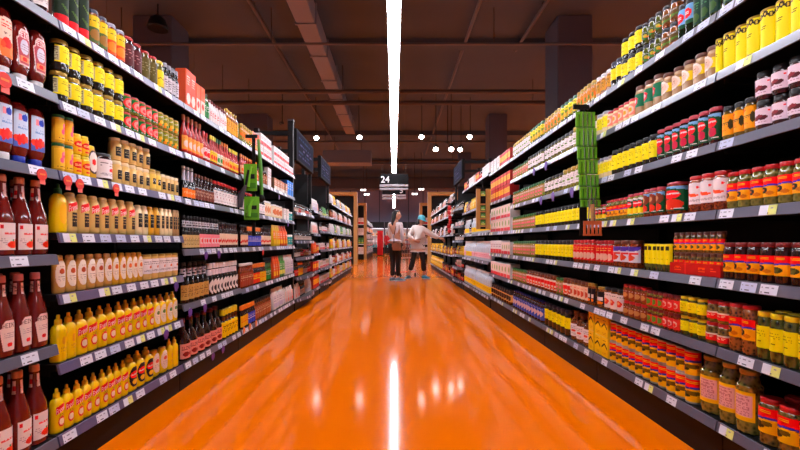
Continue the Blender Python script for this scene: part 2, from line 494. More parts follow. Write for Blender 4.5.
def a_flower():
    return Art((244, 196, 70), 20, 24).blobs(.2, .3, .8, .8, 4, [(224, 100, 130), (240, 150, 160), (200, 50, 80)], .13, 5).scr(.2, .08, .8, .16, 1, (120, 60, 20), .7)
def a_nameplate():
    return Art((244, 190, 40), 24, 24).ell(.5, .56, .42, .24, (196, 30, 24)).scr(.24, .5, .76, .62, 2, (250, 224, 160), .85, 3).rect(.3, .1, .7, .22, (200, 60, 30))
def a_darkring():
    return Art(None, 22, 30).ell(.5, .5, .48, .5, (60, 44, 36)).ell(.5, .5, .4, .42, (236, 226, 214)).ell(.5, .5, .16, .12, R_)
def a_bbq_pink():
    return Art((222, 150, 138), 20, 22).scr(.1, .55, .9, .85, 3, (110, 30, 30), .65, 3).ell(.35, .3, .2, .16, (120, 30, 26)).ell(.68, .28, .18, .14, (170, 60, 40))
def a_poster(seed, cols):
    rd = random.Random(seed); a = Art(cols[0], 10, 14)
    a.rect(0, .6, 1, 1, cols[1]); a.rect(.1, .1, .9, .45, cols[2 % len(cols)])
    return a.scr(.1, .68, .9, .9, 2, W_ if sum(cols[1]) < 380 else K_, .6, seed)

# ------------------------------------------------------------------ kinds: name, category, wording, shape
KIND = {}
def kind(key, name, cat, desc, fn, *a, **k): KIND[key] = (name, cat, desc, fn, a, k)
J, B = 'jar', 'bottle'
kind('ylw', 'pickle_jar', J, 'black olive jar with yellow label', jar, .07, .128, 'olives_dark', 'gold_cap', a_yellow(1), .26, .8, 160)
kind('ylw_blk', 'pickle_jar', J, 'yellow-label jar with black lid', jar, .066, .13, 'olives_dark', 'black_cap', a_yellow(), .2, .78, 160)
kind('ylw_tall', 'pickle_jar', J, 'tall yellow-label jar with yellow lid', jar, .07, .17, 'pickles', 'yellow_cap', a_yellow(), .24, .7, 150, lidh=.1, sh=.8)
kind('ylw_green', 'pickle_jar', J, 'dark green jar with yellow label', jar, .07, .15, 'olives_dark', 'navy_cap', a_yellow(), .3, .72, 150)
kind('ylw_small', 'pickle_jar', J, 'short green jar with yellow label', jar, .064, .09, 'pickles', 'yellow_cap', a_yellow(), .22, .74, 160)
kind('ylw_pale', 'pickle_jar', J, 'beige jar with yellow label', jar, .07, .13, 'cream', 'grey_cap', a_yellow(), .25, .75, 150)
kind('ylw_tin', 'olive_tin', 'tin', 'tall yellow olive tin', can, .064, .148, a_rings(), 'gold_cap')
kind('ylw_mark', 'olive_jar', J, 'yellow-wrapped jar with dark squares', jar, .05, .135, 'pickles', 'yellow_cap', a_square_marks(), .26, .97, 200, lidh=.08, sh=.86, neck=.96, lidr=.97)
kind('ylw_zig', 'snack_carton', 'box', 'yellow carton with dark zigzag', carton, .08, .13, .07, 'yellow_card', a_zig(), a_zig())
kind('cherry', 'jam_jar', J, 'dark jam jar with white label', jar, .067, .1, 'jam', 'black_cap', a_cherry(), .16, .72, 165, sh=.72, lidh=.2)
kind('orange_blk', 'pepper_jar', J, 'orange-label jar with black lid', jar, .066, .13, 'olives_brown', 'black_cap', a_orange_dark(), .14, .76, 165)
kind('beet', 'beetroot_jar', J, 'red-lidded jar with dark green label', jar, .08, .158, 'jam', 'rose_cap', a_apple(0), .12, .82, 170, lidh=.1, sh=.83, neck=.88, lidr=.93)
kind('sauce_apple', 'pasta_sauce_jar', J, 'pasta sauce jar with green-red label', jar, .08, .15, 'salsa', 'rose_cap', a_apple(1), .12, .86, 175, lidh=.09, sh=.86, neck=.9, lidr=.96)
kind('sauce_ylw', 'pickle_jar', J, 'pickle jar with yellow-red-green label', jar, .07, .13, 'relish', 'rose_cap', a_apple(2), .12, .8, 170, lidh=.1, sh=.82)
kind('sauce_ring', 'pasta_sauce_jar', J, 'sauce jar with brown round picture', jar, .07, .14, 'salsa', 'rose_cap', a_apple(3), .12, .82, 170, lidh=.1, sh=.82)
kind('olive_red', 'olive_jar', J, 'green olive jar with red lid', jar, .074, .145, 'olives_green', 'red_cap', a_three_band(0), .2, .68, 165, lidh=.1, sh=.76, neck=.74, lidr=.84)
kind('olive_dark', 'olive_jar', J, 'dark jar with red-orange label', jar, .074, .147, 'bbq', 'dark_red_cap', a_three_band(0), .2, .68, 165, lidh=.1, sh=.78, neck=.86, lidr=.92)
kind('olive_leaf', 'pepper_jar', J, 'dark jar with leaf on orange label', jar, .074, .147, 'bbq', 'dark_red_cap', a_three_band(1), .2, .68, 165, lidh=.1, sh=.78, neck=.86, lidr=.92)
kind('olive_low', 'olive_jar', J, 'green-brown jar with red lid', jar, .08, .165, 'olives_brown', 'red_cap', a_three_band(2), .26, .8, 165, lidh=.1, sh=.82, neck=.84)
kind('olive_tall', 'pepper_jar', J, 'tall pepper jar with red lid', jar, .08, .19, 'stew', 'red_cap', a_three_band(0), .3, .72, 150, lidh=.07, sh=.84, neck=.86, lidr=.93)
kind('olive_can', 'olive_can', 'can', 'red-topped yellow olive can', can, .075, .118, a_three_band(2))
kind('olive_mini', 'olive_jar', J, 'small brown jar with red-blue label', jar, .045, .088, 'olives_brown', 'brown_cap', a_three_band(1), .12, .66, 170, lidh=.12, sh=.74, neck=.86, lidr=.94)
kind('big', 'pickle_jar', J, 'big jar of chopped olives', jar, .105, .246, 'olives_green', 'gold_cap', Art((240, 190, 24), 24, 26).rect(.32, .14, .9, .9, (226, 178, 176)).scr(.36, .2, .86, .84, 12, (190, 130, 134), .6, 3).ell(.12, .2, .09, .08, K_).scr(.04, .5, .26, .8, 4, (170, 60, 20), .7), .2, .66, 140, lidh=.075, sh=.74, neck=.66, lidr=.74, seg=28)
kind('white_red', 'sauce_jar', J, 'white-label jar with red lid', jar, .08, .165, 'salsa', 'red_cap', Art((238, 228, 228), 24, 26).ell(.3, .48, .2, .06, (214, 60, 30)).ell(.6, .42, .24, .07, (226, 90, 40)).ell(.8, .8, .06, .06, R_).scr(.1, .1, .9, .24, 3, (196, 180, 180), .6), .22, .8, 165, lidh=.1, sh=.82)
kind('beige', 'mayonnaise_jar', J, 'beige dressing jar with brown lid', jar, .09, .145, 'mayo_brown', 'brown_cap', Art(None, 26, 24).rect(.2, .16, 1, .78, (238, 214, 40)).ell(.42, .52, .42, .46, (238, 226, 214)).ell(.42, .52, .3, .34, (228, 200, 180)).scr(.24, .4, .6, .66, 3, (150, 110, 90), .6), .22, .72, 140, lidh=.12, sh=.72, neck=.72, lidr=.8)
kind('beige_red', 'dip_jar', J, 'cream jar with red lid', jar, .08, .11, 'cream', 'red_cap', Art((234, 150, 130), 22, 22).ell(.5, .5, .34, .36, (238, 214, 190)).ell(.5, .5, .2, .2, (216, 170, 60)), .2, .74, 150, lidh=.12)
kind('beige_green', 'dressing_jar', J, 'beige jar with green-red label', jar, .08, .15, 'mayo_brown', 'brown_cap', Art((30, 110, 76), 24, 24).ell(.3, .5, .34, .34, (206, 24, 56)).ell(.3, .5, .2, .18, (236, 200, 206)).rect(.6, .2, 1, .6, (30, 110, 80)), .28, .72, 140)
kind('veg', 'vegetable_jar', J, 'vegetable jar with dark lid', jar, .075, .095, 'pickles', 'black_cap', a_picture((70, 84, 34), [(216, 130, 40), (186, 170, 60), (60, 120, 50)], 3), .2, .6, 165, lidh=.16, sh=.76)
kind('veg2', 'vegetable_jar', J, 'orange pepper jar with dark lid', jar, .075, .095, 'stew', 'black_cap', a_picture((96, 76, 30), [(222, 110, 30), (200, 160, 60), (90, 130, 50)], 8), .2, .6, 165, lidh=.16, sh=.76)
kind('dark_green', 'pickle_jar', J, 'dark green pickle jar', jar, .075, .15, 'pickles', 'black_cap', Art((20, 56, 40), 18, 22).scr(.2, .5, .8, .8, 3, (70, 120, 80), .5).ell(.5, .25, .3, .16, (60, 90, 40)), .1, .76, 165)
kind('blue_red', 'pickle_jar', J, 'green pickle jar with blue-red label', jar, .07, .14, 'green_glass', 'black_cap', Art((120, 170, 210), 20, 24).ell(.5, .55, .36, .26, (206, 24, 36)).scr(.3, .5, .7, .62, 2, W_, .8).rect(0, 0, 1, .2, DG), .3, .84, 160)
kind('honey', 'honey_jar', J, 'amber jar with pale lid', jar, .06, .14, 'amber', 'white_plastic', Art((200, 150, 60), 14, 18).scr(.2, .3, .8, .8, 4, (90, 60, 20), .6), .2, .7, 140)
kind('pick_y', 'pickle_jar', J, 'green pickle jar with yellow picture', jar, .06, .13, 'pickles', 'green_cap', a_picture((170, 170, 60), [(226, 190, 40), (90, 130, 50), (220, 160, 60)], 5, Y_), .2, .8, 160)
kind('pick_o', 'pickle_jar', J, 'pickle jar with orange picture', jar, .06, .13, 'relish', 'gold_cap', a_picture((200, 140, 50), [(230, 120, 30), (120, 140, 60)], 6), .2, .8, 160)
kind('white_blk', 'pickle_jar', J, 'white-label pickle jar', jar, .06, .13, 'olives_green', 'black_cap', a_white_lines((90, 110, 60), 4), .26, .74, 160)
kind('white_grn', 'pickle_jar', J, 'pale jar with white label', jar, .06, .13, 'relish', 'gold_cap', a_white_lines((120, 150, 80), 6), .2, .74, 160)
kind('pink_grn', 'relish_jar', J, 'small jar with pink-green label', jar, .05, .1, 'relish', 'green_cap', a_picture((176, 140, 100), [(226, 110, 130), (110, 140, 60), (230, 190, 180), (200, 60, 80)], 7), .16, .76, 170)
kind('redwhite', 'sauce_jar', J, 'sauce jar with red-white label', jar, .055, .13, 'salsa', 'brown_cap', Art((236, 220, 204), 18, 22).rect(0, .45, 1, .8, (210, 40, 34)).blobs(.1, .05, .9, .35, 5, [(220, 110, 40), (200, 60, 40)], .12), .14, .72, 165)
kind('spice_w', 'sauce_jar', J, 'brown sauce jar with cream label', jar, .06, .14, 'stew', 'brown_cap', Art((236, 206, 180), 18, 22).ell(.5, .4, .3, .24, (200, 90, 60)).scr(.2, .74, .8, .86, 1, R_, .8), .14, .76, 165)
kind('blacklab', 'sauce_jar', J, 'orange jar with black label', jar, .06, .14, 'stew', 'gold_cap', Art((30, 26, 30), 18, 22).rect(.2, .3, .8, .6, W_).ell(.5, .15, .3, .12, OR), .14, .76, 165)
kind('whitepic', 'sauce_jar', J, 'white-label jar with red picture', jar, .075, .13, 'stew', 'black_cap', Art((234, 216, 210), 20, 22).ell(.5, .42, .24, .2, (206, 70, 50)).ell(.5, .46, .12, .08, (236, 170, 120)).scr(.2, .78, .8, .86, 1, K_, .6), .12, .78, 165)
kind('redtop', 'salsa_jar', J, 'small salsa jar with red lid', jar, .055, .09, 'stew', 'red_cap', Art((130, 60, 30), 16, 18).ell(.5, .45, .3, .3, (190, 140, 90)).scr(.2, .8, .8, .9, 1, W_, .6), .12, .66, 165, lidh=.2)
kind('redgreen', 'relish_jar', J, 'small relish jar with red-green label', jar, .06, .09, 'relish', 'dark_red_cap', Art((196, 60, 50), 16, 18).ell(.5, .4, .28, .3, (110, 150, 60)).rect(0, .8, 1, 1, (90, 40, 30)), .12, .7, 165, lidh=.18)
kind('redpic', 'relish_jar', J, 'small jar with tomato-red label', jar, .06, .09, 'salsa', 'dark_red_cap', Art((200, 50, 50), 16, 18).ell(.5, .5, .28, .3, (236, 190, 180)).ell(.5, .45, .16, .18, (214, 60, 40)), .12, .7, 165, lidh=.18)
kind('redband', 'pepper_jar', J, 'short jar with red band label', jar, .075, .09, 'olives_brown', 'red_cap', Art((206, 30, 30), 18, 14).scr(.2, .4, .8, .7, 2, (246, 220, 190), .7).rect(.0, .8, 1, 1, (236, 220, 200)), .16, .5, 165, lidh=.15)
kind('redjar', 'salsa_jar', J, 'red salsa jar with picture label', jar, .055, .14, 'salsa', 'red_cap', Art((200, 30, 34), 18, 24).ell(.5, .3, .36, .22, (236, 200, 180)).scr(.2, .66, .8, .84, 2, (246, 210, 120), .8), .14, .8, 165)
kind('purplewhite', 'salsa_jar', J, 'red salsa jar with violet-white label', jar, .07, .155, 'salsa', 'brown_cap', Art((232, 224, 230), 20, 24).ell(.5, 1.0, .6, .3, (84, 60, 150)).ell(.5, .3, .24, .2, (206, 80, 50)).rect(.4, .5, .9, .62, (206, 60, 60)), .2, .76, 165)
kind('orange_w', 'sauce_bottle', B, 'orange sauce bottle with white label', longneck, .07, .2, 'stew', 'brown_cap', a_white_lines((206, 90, 60), 3), None, .62, .5, .1, .14, .56, 150, 2, 16, 1.1, .18)
kind('bluecap', 'sauce_bottle', B, 'dark bottle with blue cap', longneck, .055, .2, 'bbq', 'blue_cap', Art((60, 80, 160), 14, 20).ell(.5, .5, .36, .24, (214, 190, 190)).scr(.2, .8, .8, .9, 1, W_, .6), None, .72, .6, .1, .1, .66, 160, 2, 14, 1.12, .14)
kind('coffee', 'coffee_jar', J, 'dark jar with cream band', jar, .06, .13, 'bbq', 'black_cap', Art((214, 170, 110), 16, 16).ell(.5, .5, .34, .4, (60, 36, 24)), .2, .66, 165)
kind('tray_l', 'relish_jar', J, 'green grapefruit-pattern preserve jar', jar, .062, .085, 'relish', 'red_cap', a_round_pic((26, 104, 50), (226, 60, 60), (240, 160, 150), (226, 70, 80)), .14, .84, 170, lidh=.11, sh=.84, neck=.92, lidr=.97)
kind('tray_o', 'relish_jar', J, 'orange-green preserve jar', jar, .072, .085, 'relish', 'gold_cap', a_picture((140, 140, 30), [(230, 140, 40), (60, 120, 40), (240, 190, 60)], 4), .14, .84, 170, lidh=.11, sh=.84, neck=.92, lidr=.97)
# mustards, ketchups
kind('heinz_inv', 'ketchup_bottle', B, 'upside-down ketchup bottle with keystone label', inverted, .078, .22, 'ketchup', 'white_plastic', a_heinz())
kind('cream_inv', 'ketchup_bottle', B, 'upside-down ketchup bottle with cream label', inverted, .078, .23, 'ketchup', 'white_plastic', a_tomato_cream())
kind('blue_inv', 'ketchup_bottle', B, 'upside-down ketchup bottle with blue cap', inverted, .078, .22, 'ketchup', 'blue_cap', a_blue_tomato())
kind('pale_inv', 'ketchup_bottle', B, 'upside-down ketchup bottle with white cap', inverted, .078, .22, 'ketchup', 'white_plastic', a_blue_tomato())
kind('tom_bottle', 'ketchup_bottle', B, 'tall ketchup bottle with orange cap', longneck, .085, .29, 'ketchup_dark', 'tan_cap', a_tomato_white(), Art((232, 208, 206), 24, 8).blobs(.1, .3, .95, .7, 6, [(190, 40, 50), (206, 70, 60)], .12), .42, .4, .085, .07, .4, 110, 2.8, 20, 1.1, .32)
kind('heinz_tall', 'ketchup_bottle', B, 'tall ketchup bottle with pink cap', longneck, .085, .29, 'ketchup_dark', 'pink_cap', a_heinz(1), Art((226, 200, 198), 20, 8).scr(.1, .2, .9, .8, 3, (150, 120, 120), .5), .44, .4, .085, .08, .45, 110, 2.6, 20, 1.1, .32)
kind('fr', 'mustard_bottle', B, 'yellow mustard bottle with red label', squeeze, .068, .18, 'yellow_mustard', 'mustard_cap', a_frenchs())
kind('fr_dark', 'mustard_bottle', B, 'yellow mustard bottle with black-red label', squeeze, .072, .18, 'yellow_mustard', 'mustard_cap', Art(None, 24, 30).ell(.5, .5, .48, .48, (30, 24, 30)).ell(.5, .6, .4, .16, R_).scr(.24, .54, .76, .66, 2, W_, .8).ell(.5, .26, .2, .12, (230, 190, 60)))
kind('plainy', 'mustard_bottle', B, 'plain yellow mustard bottle', squeeze, .072, .18, 'yellow_mustard', 'mustard_cap', Art(None, 20, 24).ell(.5, .6, .12, .14, (214, 160, 10)).scr(.3, .2, .7, .4, 3, (206, 160, 20), .5))
kind('whitey', 'mustard_bottle', B, 'yellow mustard bottle with white oval', squeeze, .07, .17, 'yellow_mustard', 'mustard_cap', a_ovalmark((238, 226, 200), (90, 130, 60)))
kind('squat', 'mustard_bottle', B, 'squat yellow mustard bottle', oval, .07, .14, 'yellow_mustard', 'mustard_cap', a_ovalmark((232, 210, 190), (206, 90, 60)))
kind('greencap', 'mustard_bottle', B, 'yellow squeeze bottle with green cap', squeeze, .075, .2, 'yellow_mustard', 'green_cap', Art(None, 20, 24).ell(.5, .5, .3, .36, (250, 190, 0)))
kind('tan_fr', 'mustard_bottle', B, 'tan mustard bottle with black-red label', oval, .06, .175, 'dijon', 'dijon', a_frenchs(2), .75, 95, .14, .8)
kind('tan_box', 'dressing_bottle', B, 'cream dressing bottle with black label', oval, .056, .16, 'cream', 'cream', a_black_box(), .8, 75, .26, .72)
kind('gold_box', 'dressing_bottle', B, 'golden dressing bottle with black label', oval, .056, .16, 'gold_mustard', 'gold_mustard', a_black_box(), .8, 75, .26, .72)
kind('brown_box', 'dressing_bottle', B, 'brown dressing bottle with black label', oval, .056, .16, 'mayo_brown', 'mayo_brown', a_black_box(), .8, 75, .26, .72)
kind('tan_oval', 'mustard_bottle', B, 'tan mustard bottle with white oval', oval, .056, .147, 'tan_mustard', 'dijon', a_ovalmark())
kind('gold_oval', 'mustard_bottle', B, 'golden mustard bottle with white oval', oval, .056, .147, 'gold_mustard', 'gold_mustard', a_ovalmark((240, 228, 206), (206, 110, 40)))
kind('white_wide', 'mustard_jar', J, 'golden jar with wide white label', jar, .075, .13, 'dijon', 'gold_cap', a_white_lines((196, 110, 60), 8), .24, .82, 170, lidh=.12, sh=.86, neck=.92, lidr=.97)
kind('dijon', 'mustard_jar', J, 'mustard jar with black label', jar, .066, .12, 'dijon', 'cream', a_black_box(), .2, .6, 80, lidh=.14, sh=.74)
kind('dijon_pale', 'mustard_jar', J, 'pale mustard jar with cream label', jar, .066, .12, 'dijon', 'gold_cap', Art((240, 214, 120), 16, 20).rect(.25, .3, .75, .7, K_).scr(.3, .4, .7, .6, 2, W_, .6), .12, .8, 130, lidh=.1, sh=.84)
kind('whitejar', 'sauce_jar', J, 'white-label jar with black lid', jar, .085, .125, 'jam', 'black_cap', a_white_lines((206, 40, 50), 5), .1, .78, 170, lidh=.14, sh=.82)
kind('darkring', 'mustard_bottle', B, 'yellow bottle with dark round label', oval, .062, .14, 'gold_mustard', 'yellow_mustard', a_darkring())
kind('flower', 'condiment_tub', 'tub', 'yellow tub with green lid', jar, .062, .115, 'gold_mustard', 'green_cap', a_flower(), .1, .82, 160, lidh=.1, sh=.84, neck=.94, lidr=1.0)
kind('redname', 'mustard_jar', J, 'small mustard jar with red label', jar, .055, .085, 'yellow_mustard', 'yellow_cap', a_nameplate(), .1, .8, 160, lidh=.14)
kind('green_bot', 'pickle_bottle', B, 'dark green bottle with red base', longneck, .09, .27, 'green_glass', 'green_cap', Art((24, 40, 18), 22, 30).rect(0, 0, 1, .24, (206, 26, 40)).poly([(.1, .9), (.5, .66), (.9, .7), (.5, .6)], (96, 120, 50)).poly([(.2, .5), (.6, .36), (.9, .42), (.5, .3)], (70, 96, 40)), None, .8, .6, .08, .0, .76, 200, 2, 18, 1.1, .1)
kind('dark_white', 'sauce_jar', J, 'dark red jar with white label', jar, .075, .16, 'jam', 'black_cap', a_white_lines((206, 90, 90), 9), .12, .74, 150)
kind('ylwneck', 'sauce_jar', J, 'jar with yellow neck and picture', jar, .068, .165, 'stew', 'navy_cap', Art((236, 206, 40), 22, 30).rect(0, 0, .8, .55, (90, 110, 60)).ell(.4, .3, .3, .2, (160, 120, 60)).rect(.82, 0, 1, .66, (226, 220, 214)).scr(.1, .76, .8, .86, 1, (60, 50, 30), .6), .1, .82, 170, lidh=.1, sh=.84)
kind('ylwneck2', 'sauce_jar', J, 'jar with yellow neck, orange picture', jar, .068, .165, 'salsa', 'grey_cap', Art((236, 206, 40), 22, 30).rect(0, 0, .8, .55, (226, 90, 30)).ell(.4, .3, .3, .2, (236, 150, 60)).rect(.82, 0, 1, .66, (226, 220, 214)).scr(.1, .76, .8, .86, 1, (60, 50, 30), .6), .1, .82, 170, lidh=.1, sh=.84)
kind('burgundy', 'sauce_jar', J, 'burgundy jar with red lid', jar, .065, .165, 'jam', 'red_cap', Art((80, 30, 34), 14, 24).rect(.8, .1, 1, .9, (214, 196, 190)).scr(.1, .3, .7, .8, 4, (170, 120, 120), .4), .1, .76, 150, lidh=.08)
kind('olive_lid', 'sauce_jar', J, 'olive-brown jar with red lid', jar, .065, .165, 'olives_brown', 'red_cap', Art((96, 84, 34), 14, 24).rect(.8, .1, 1, .9, (200, 190, 170)).scr(.1, .3, .7, .8, 4, (160, 150, 110), .4), .1, .76, 150, lidh=.08)
kind('ylw_jar1', 'sauce_jar', J, 'dark jar with narrow yellow label', jar, .06, .17, 'olives_green', 'yellow_cap', Art((244, 214, 30), 12, 16).scr(.2, .4, .8, .6, 2, (110, 90, 20), .6), .1, .66, 150, lidh=.1)
kind('greycap', 'sauce_bottle', B, 'dark bottle with grey cap', longneck, .06, .18, 'soy', 'grey_cap', Art((210, 204, 208), 14, 18).scr(.1, .2, .9, .8, 4, (60, 40, 40), .6), None, .6, .7, .14, .1, .56, 140, 2, 14, 1.1, .14)
kind('orangebox', 'sauce_carton', 'box', 'tall orange carton', carton, .062, .25, .06, 'orange_card', Art((230, 76, 16), 16, 30).ell(.5, .22, .36, .16, (240, 220, 206)).scr(.2, .6, .8, .84, 4, (246, 206, 180), .5))
kind('orangebox2', 'sauce_carton', 'box', 'orange-white carton', carton, .055, .21, .05, 'orange_card', Art((232, 96, 30), 16, 30).rect(0, 0, 1, .5, (236, 210, 196)).ell(.5, .3, .3, .12, (200, 60, 40)))
kind('greenbox', 'sauce_bottle', B, 'green-label bottle with dark cap', longneck, .055, .2, 'green_sauce', 'black_cap', a_plain((40, 120, 60), W_), None, .68, .5, .1, .08, .6, 160, 2, 12, 1.1, .16)
kind('white_redcap', 'dressing_bottle', B, 'white bottle with dark red cap', longneck, .052, .17, 'white_plastic', 'dark_red_cap', a_plain((232, 222, 220), (190, 60, 60), 4), None, .6, .5, .12, .08, .56, 150, 2, 12, 1.1, .2)
kind('goldbot', 'oil_bottle', B, 'tall amber bottle with gold cap', longneck, .05, .22, 'amber', 'gold_cap', a_plain((216, 160, 50), (120, 70, 20), 6), None, .7, .5, .1, .08, .6, 150, 2, 12, 1.1, .14)
HOT = {k_: Art(c1, 16, 22).ell(.5, .46, .32, .24, c2).scr(.2, .8, .8, .9, 1, c3, .7).rect(0, 0, 1, .1, c3) for k_, c1, c2, c3 in (('tan', (240, 170, 90), (238, 206, 196), (206, 60, 30)), ('red', (240, 214, 206), (206, 30, 40), (120, 30, 30)), ('yellow', (236, 200, 60), (206, 60, 40), (110, 60, 30)), ('green', (226, 220, 200), (60, 130, 60), (40, 80, 40)), ('orange', (240, 190, 150), (232, 110, 30), (190, 50, 30)))}
for key, cp, w2 in (('hot_t', 'tan_cap', 'tan'), ('hot_r', 'red_cap', 'red'), ('hot_y', 'yellow_cap', 'yellow'), ('hot_g', 'green_cap', 'green'), ('hot_o', 'orange_cap', 'orange')):
    kind(key, 'hot_sauce_bottle', B, 'chilli sauce bottle with %s cap' % w2, longneck, .052, .25, 'chili_red', cp, HOT[w2], None, .5, .36, .14, .08, .46, 150, 2, 14, 1.2, .22)
kind('vin_o', 'vinegar_bottle', B, 'dark bottle with orange label', longneck, .06, .21, 'soy', 'white_plastic', Art((236, 130, 50), 14, 14).scr(.2, .4, .8, .7, 2, (250, 220, 180), .7), Art((190, 186, 196), 10, 8), .42, .4, .08, .06, .32, 150, 2, 14, 1.1, .16)
kind('vin_d', 'sauce_bottle', B, 'small brown bottle with dark label', longneck, .052, .19, 'bbq', 'brown_cap', Art((110, 60, 50), 14, 18).scr(.2, .3, .8, .8, 4, (206, 170, 150), .5), None, .5, .4, .12, .08, .46, 150, 2, 14, 1.1, .2)
kind('vin_w', 'sauce_bottle', B, 'squat bottle with white label', longneck, .06, .15, 'bbq', 'red_cap', a_white_lines((150, 40, 40), 2), None, .62, .6, .12, .1, .62, 160, 2, 14, 1.1, .14)
kind('soy_c', 'soy_sauce_bottle', B, 'black bottle with cream label', longneck, .058, .22, 'soy', 'black_cap', Art((214, 190, 140), 16, 18).scr(.1, .2, .9, .8, 5, (120, 96, 60), .5), Art((200, 200, 206), 12, 6).scr(0, 0, 1, 1, 3, K_, .5), .5, .46, .09, .04, .42, 150, 2, 14, 1.1, .16)
kind('soy_p', 'soy_sauce_bottle', B, 'black bottle with pink label', longneck, .055, .21, 'soy', 'black_cap', Art((232, 150, 160), 16, 18).rect(.2, .3, .8, .7, (240, 220, 220)).ell(.5, .5, .2, .15, R_), Art((200, 200, 206), 12, 6).scr(0, 0, 1, 1, 3, K_, .5), .5, .46, .09, .04, .46, 150, 2, 14, 1.1, .16)
kind('soy_r', 'soy_sauce_bottle', B, 'dark bottle with cream-red label', longneck, .055, .2, 'bbq', 'black_cap', Art((236, 214, 190), 16, 18).poly([(0, .2), (1, .6), (1, .8), (0, .4)], (196, 50, 40)).rect(0, 0, 1, .12, (60, 20, 20)), None, .6, .46, .09, .06, .56, 150, 2, 14, 1.1, .16)
kind('soy_t', 'soy_sauce_bottle', B, 'tall black bottle with tan label', longneck, .068, .26, 'soy', 'black_cap', Art((196, 160, 100), 18, 18).scr(.1, .2, .9, .8, 5, (110, 80, 50), .5), Art((190, 190, 200), 14, 6).scr(0, 0, 1, 1, 3, K_, .5), .48, .46, .09, .08, .44, 150, 2, 14, 1.1, .18)
kind('whitetop', 'sauce_bottle', B, 'dark bottle with white oval label', longneck, .052, .2, 'soy', 'white_plastic', Art(None, 18, 20).ell(.5, .5, .46, .5, (236, 226, 220)).ell(.5, .4, .24, .2, (40, 30, 30)), Art((226, 216, 220), 10, 8), .5, .56, .16, .06, .5, 150, 2, 14, 1.3, .14)
kind('bbqp', 'barbecue_sauce_bottle', B, 'brown sauce bottle with pink label', longneck, .08, .265, 'bbq', 'dark_red_cap', a_bbq_pink(), None, .46, .34, .1, .05, .4, 140, 2.4, 16, 1.15, .26)
kind('ylwtop', 'sauce_bottle', B, 'yellow-capped brown bottle', longneck, .05, .21, 'bbq', 'yellow_cap', Art((240, 206, 40), 14, 20).scr(.2, .3, .8, .8, 4, (120, 60, 20), .5), None, .5, .62, .2, .04, .56, 150, 2, 14, 1.3, .14)
kind('mixcap_b', 'sauce_bottle', B, 'small bottle with blue label', longneck, .045, .17, 'bbq', 'orange_cap', a_plain((50, 70, 170), W_, 3), None, .6, .5, .2, .06, .56, 160, 2, 12, 1.3, .14)
kind('mixcap_r', 'sauce_bottle', B, 'small bottle with red label', longneck, .045, .17, 'bbq', 'orange_cap', a_plain((206, 60, 40), Y_, 3), None, .6, .5, .2, .06, .56, 160, 2, 12, 1.3, .14)
kind('mixcap_y', 'sauce_bottle', B, 'small bottle with yellow label', longneck, .045, .17, 'bbq', 'orange_cap', a_plain((226, 180, 50), R_, 3), None, .6, .5, .2, .06, .56, 160, 2, 12, 1.3, .14)
kind('brownw', 'sauce_bottle', B, 'brown bottle with white cap', longneck, .05, .2, 'salsa', 'white_plastic', a_plain((150, 70, 50), CR, 5), None, .7, .6, .1, .06, .6, 160, 2, 12, 1.2, .12)
kind('brownk', 'coffee_jar', J, 'brown jar with black lid', jar, .06, .15, 'stew', 'black_cap', a_plain((150, 90, 60), CR, 6), .1, .7, 160)
kind('white_pack', 'rice_pack', 'pack', 'white-red packet', carton, .09, .1, .07, 'white_card', Art((234, 222, 220), 14, 12).rect(0, 0, 1, .3, (200, 50, 60)).scr(.1, .5, .9, .8, 2, (150, 110, 120), .6))
kind('white_box', 'carton', 'box', 'white carton', carton, .1, .18, .07, 'white_card', a_plain((236, 226, 224), (170, 150, 150), 7))
kind('blue_box', 'carton', 'box', 'blue carton', carton, .07, .2, .06, 'blue_card', a_plain((60, 130, 206), W_, 7))
kind('brown_box2', 'carton', 'box', 'brown-white carton', carton, .1, .12, .07, 'brown_card', a_plain((190, 130, 96), W_, 8, (230, 220, 210)))
kind('yellowbag', 'sauce_pouch', 'pouch', 'yellow-orange pouch', pouch, .08, .2, .05, 'yellow_card', a_plain((240, 150, 40), W_, 8, (240, 210, 60)))
kind('orangebag', 'sauce_pouch', 'pouch', 'orange pouch', pouch, .08, .2, .05, 'orange_card', a_plain((230, 110, 50), W_, 9, (240, 190, 60)))
kind('greenbag', 'sauce_pouch', 'pouch', 'green pouch', pouch, .08, .2, .05, 'green_card', a_plain((80, 150, 70), W_, 9, (220, 220, 120)))
kind('whitebag', 'flour_pouch', 'pouch', 'white pouch', pouch, .09, .19, .06, 'white_card', a_plain((230, 224, 226), (120, 110, 140), 9, (200, 190, 210)))
kind('pinkbag', 'noodle_pouch', 'pouch', 'pink-white pouch', pouch, .09, .17, .06, 'white_card', a_plain((236, 200, 190), (190, 90, 90), 10, (220, 140, 130)))
kind('creamtub', 'dip_tub', 'tub', 'round cream tub', jar, .1, .12, 'cream', 'white_plastic', Art((236, 220, 196), 14, 12).ell(.5, .5, .3, .34, (206, 130, 90)), .1, .8, 150, lidh=.12, sh=.84, neck=.95, lidr=1)
kind('tealtub', 'dip_tub', 'tub', 'teal and white tub', jar, .09, .12, 'white_plastic', 'white_plastic', Art((50, 150, 150), 14, 12).scr(.2, .3, .8, .7, 2, W_, .6), .1, .8, 150, lidh=.12, sh=.84, neck=.95, lidr=1)
kind('clear', 'vinegar_bottle', B, 'clear bottle with yellow label', longneck, .085, .3, 'clear_bluish', 'white_plastic', Art((240, 206, 40), 16, 12).scr(.1, .3, .9, .7, 2, (200, 150, 30), .6), None, .62, .4, .07, .12, .4, 150, 2.4, 14, 1.1, .2)
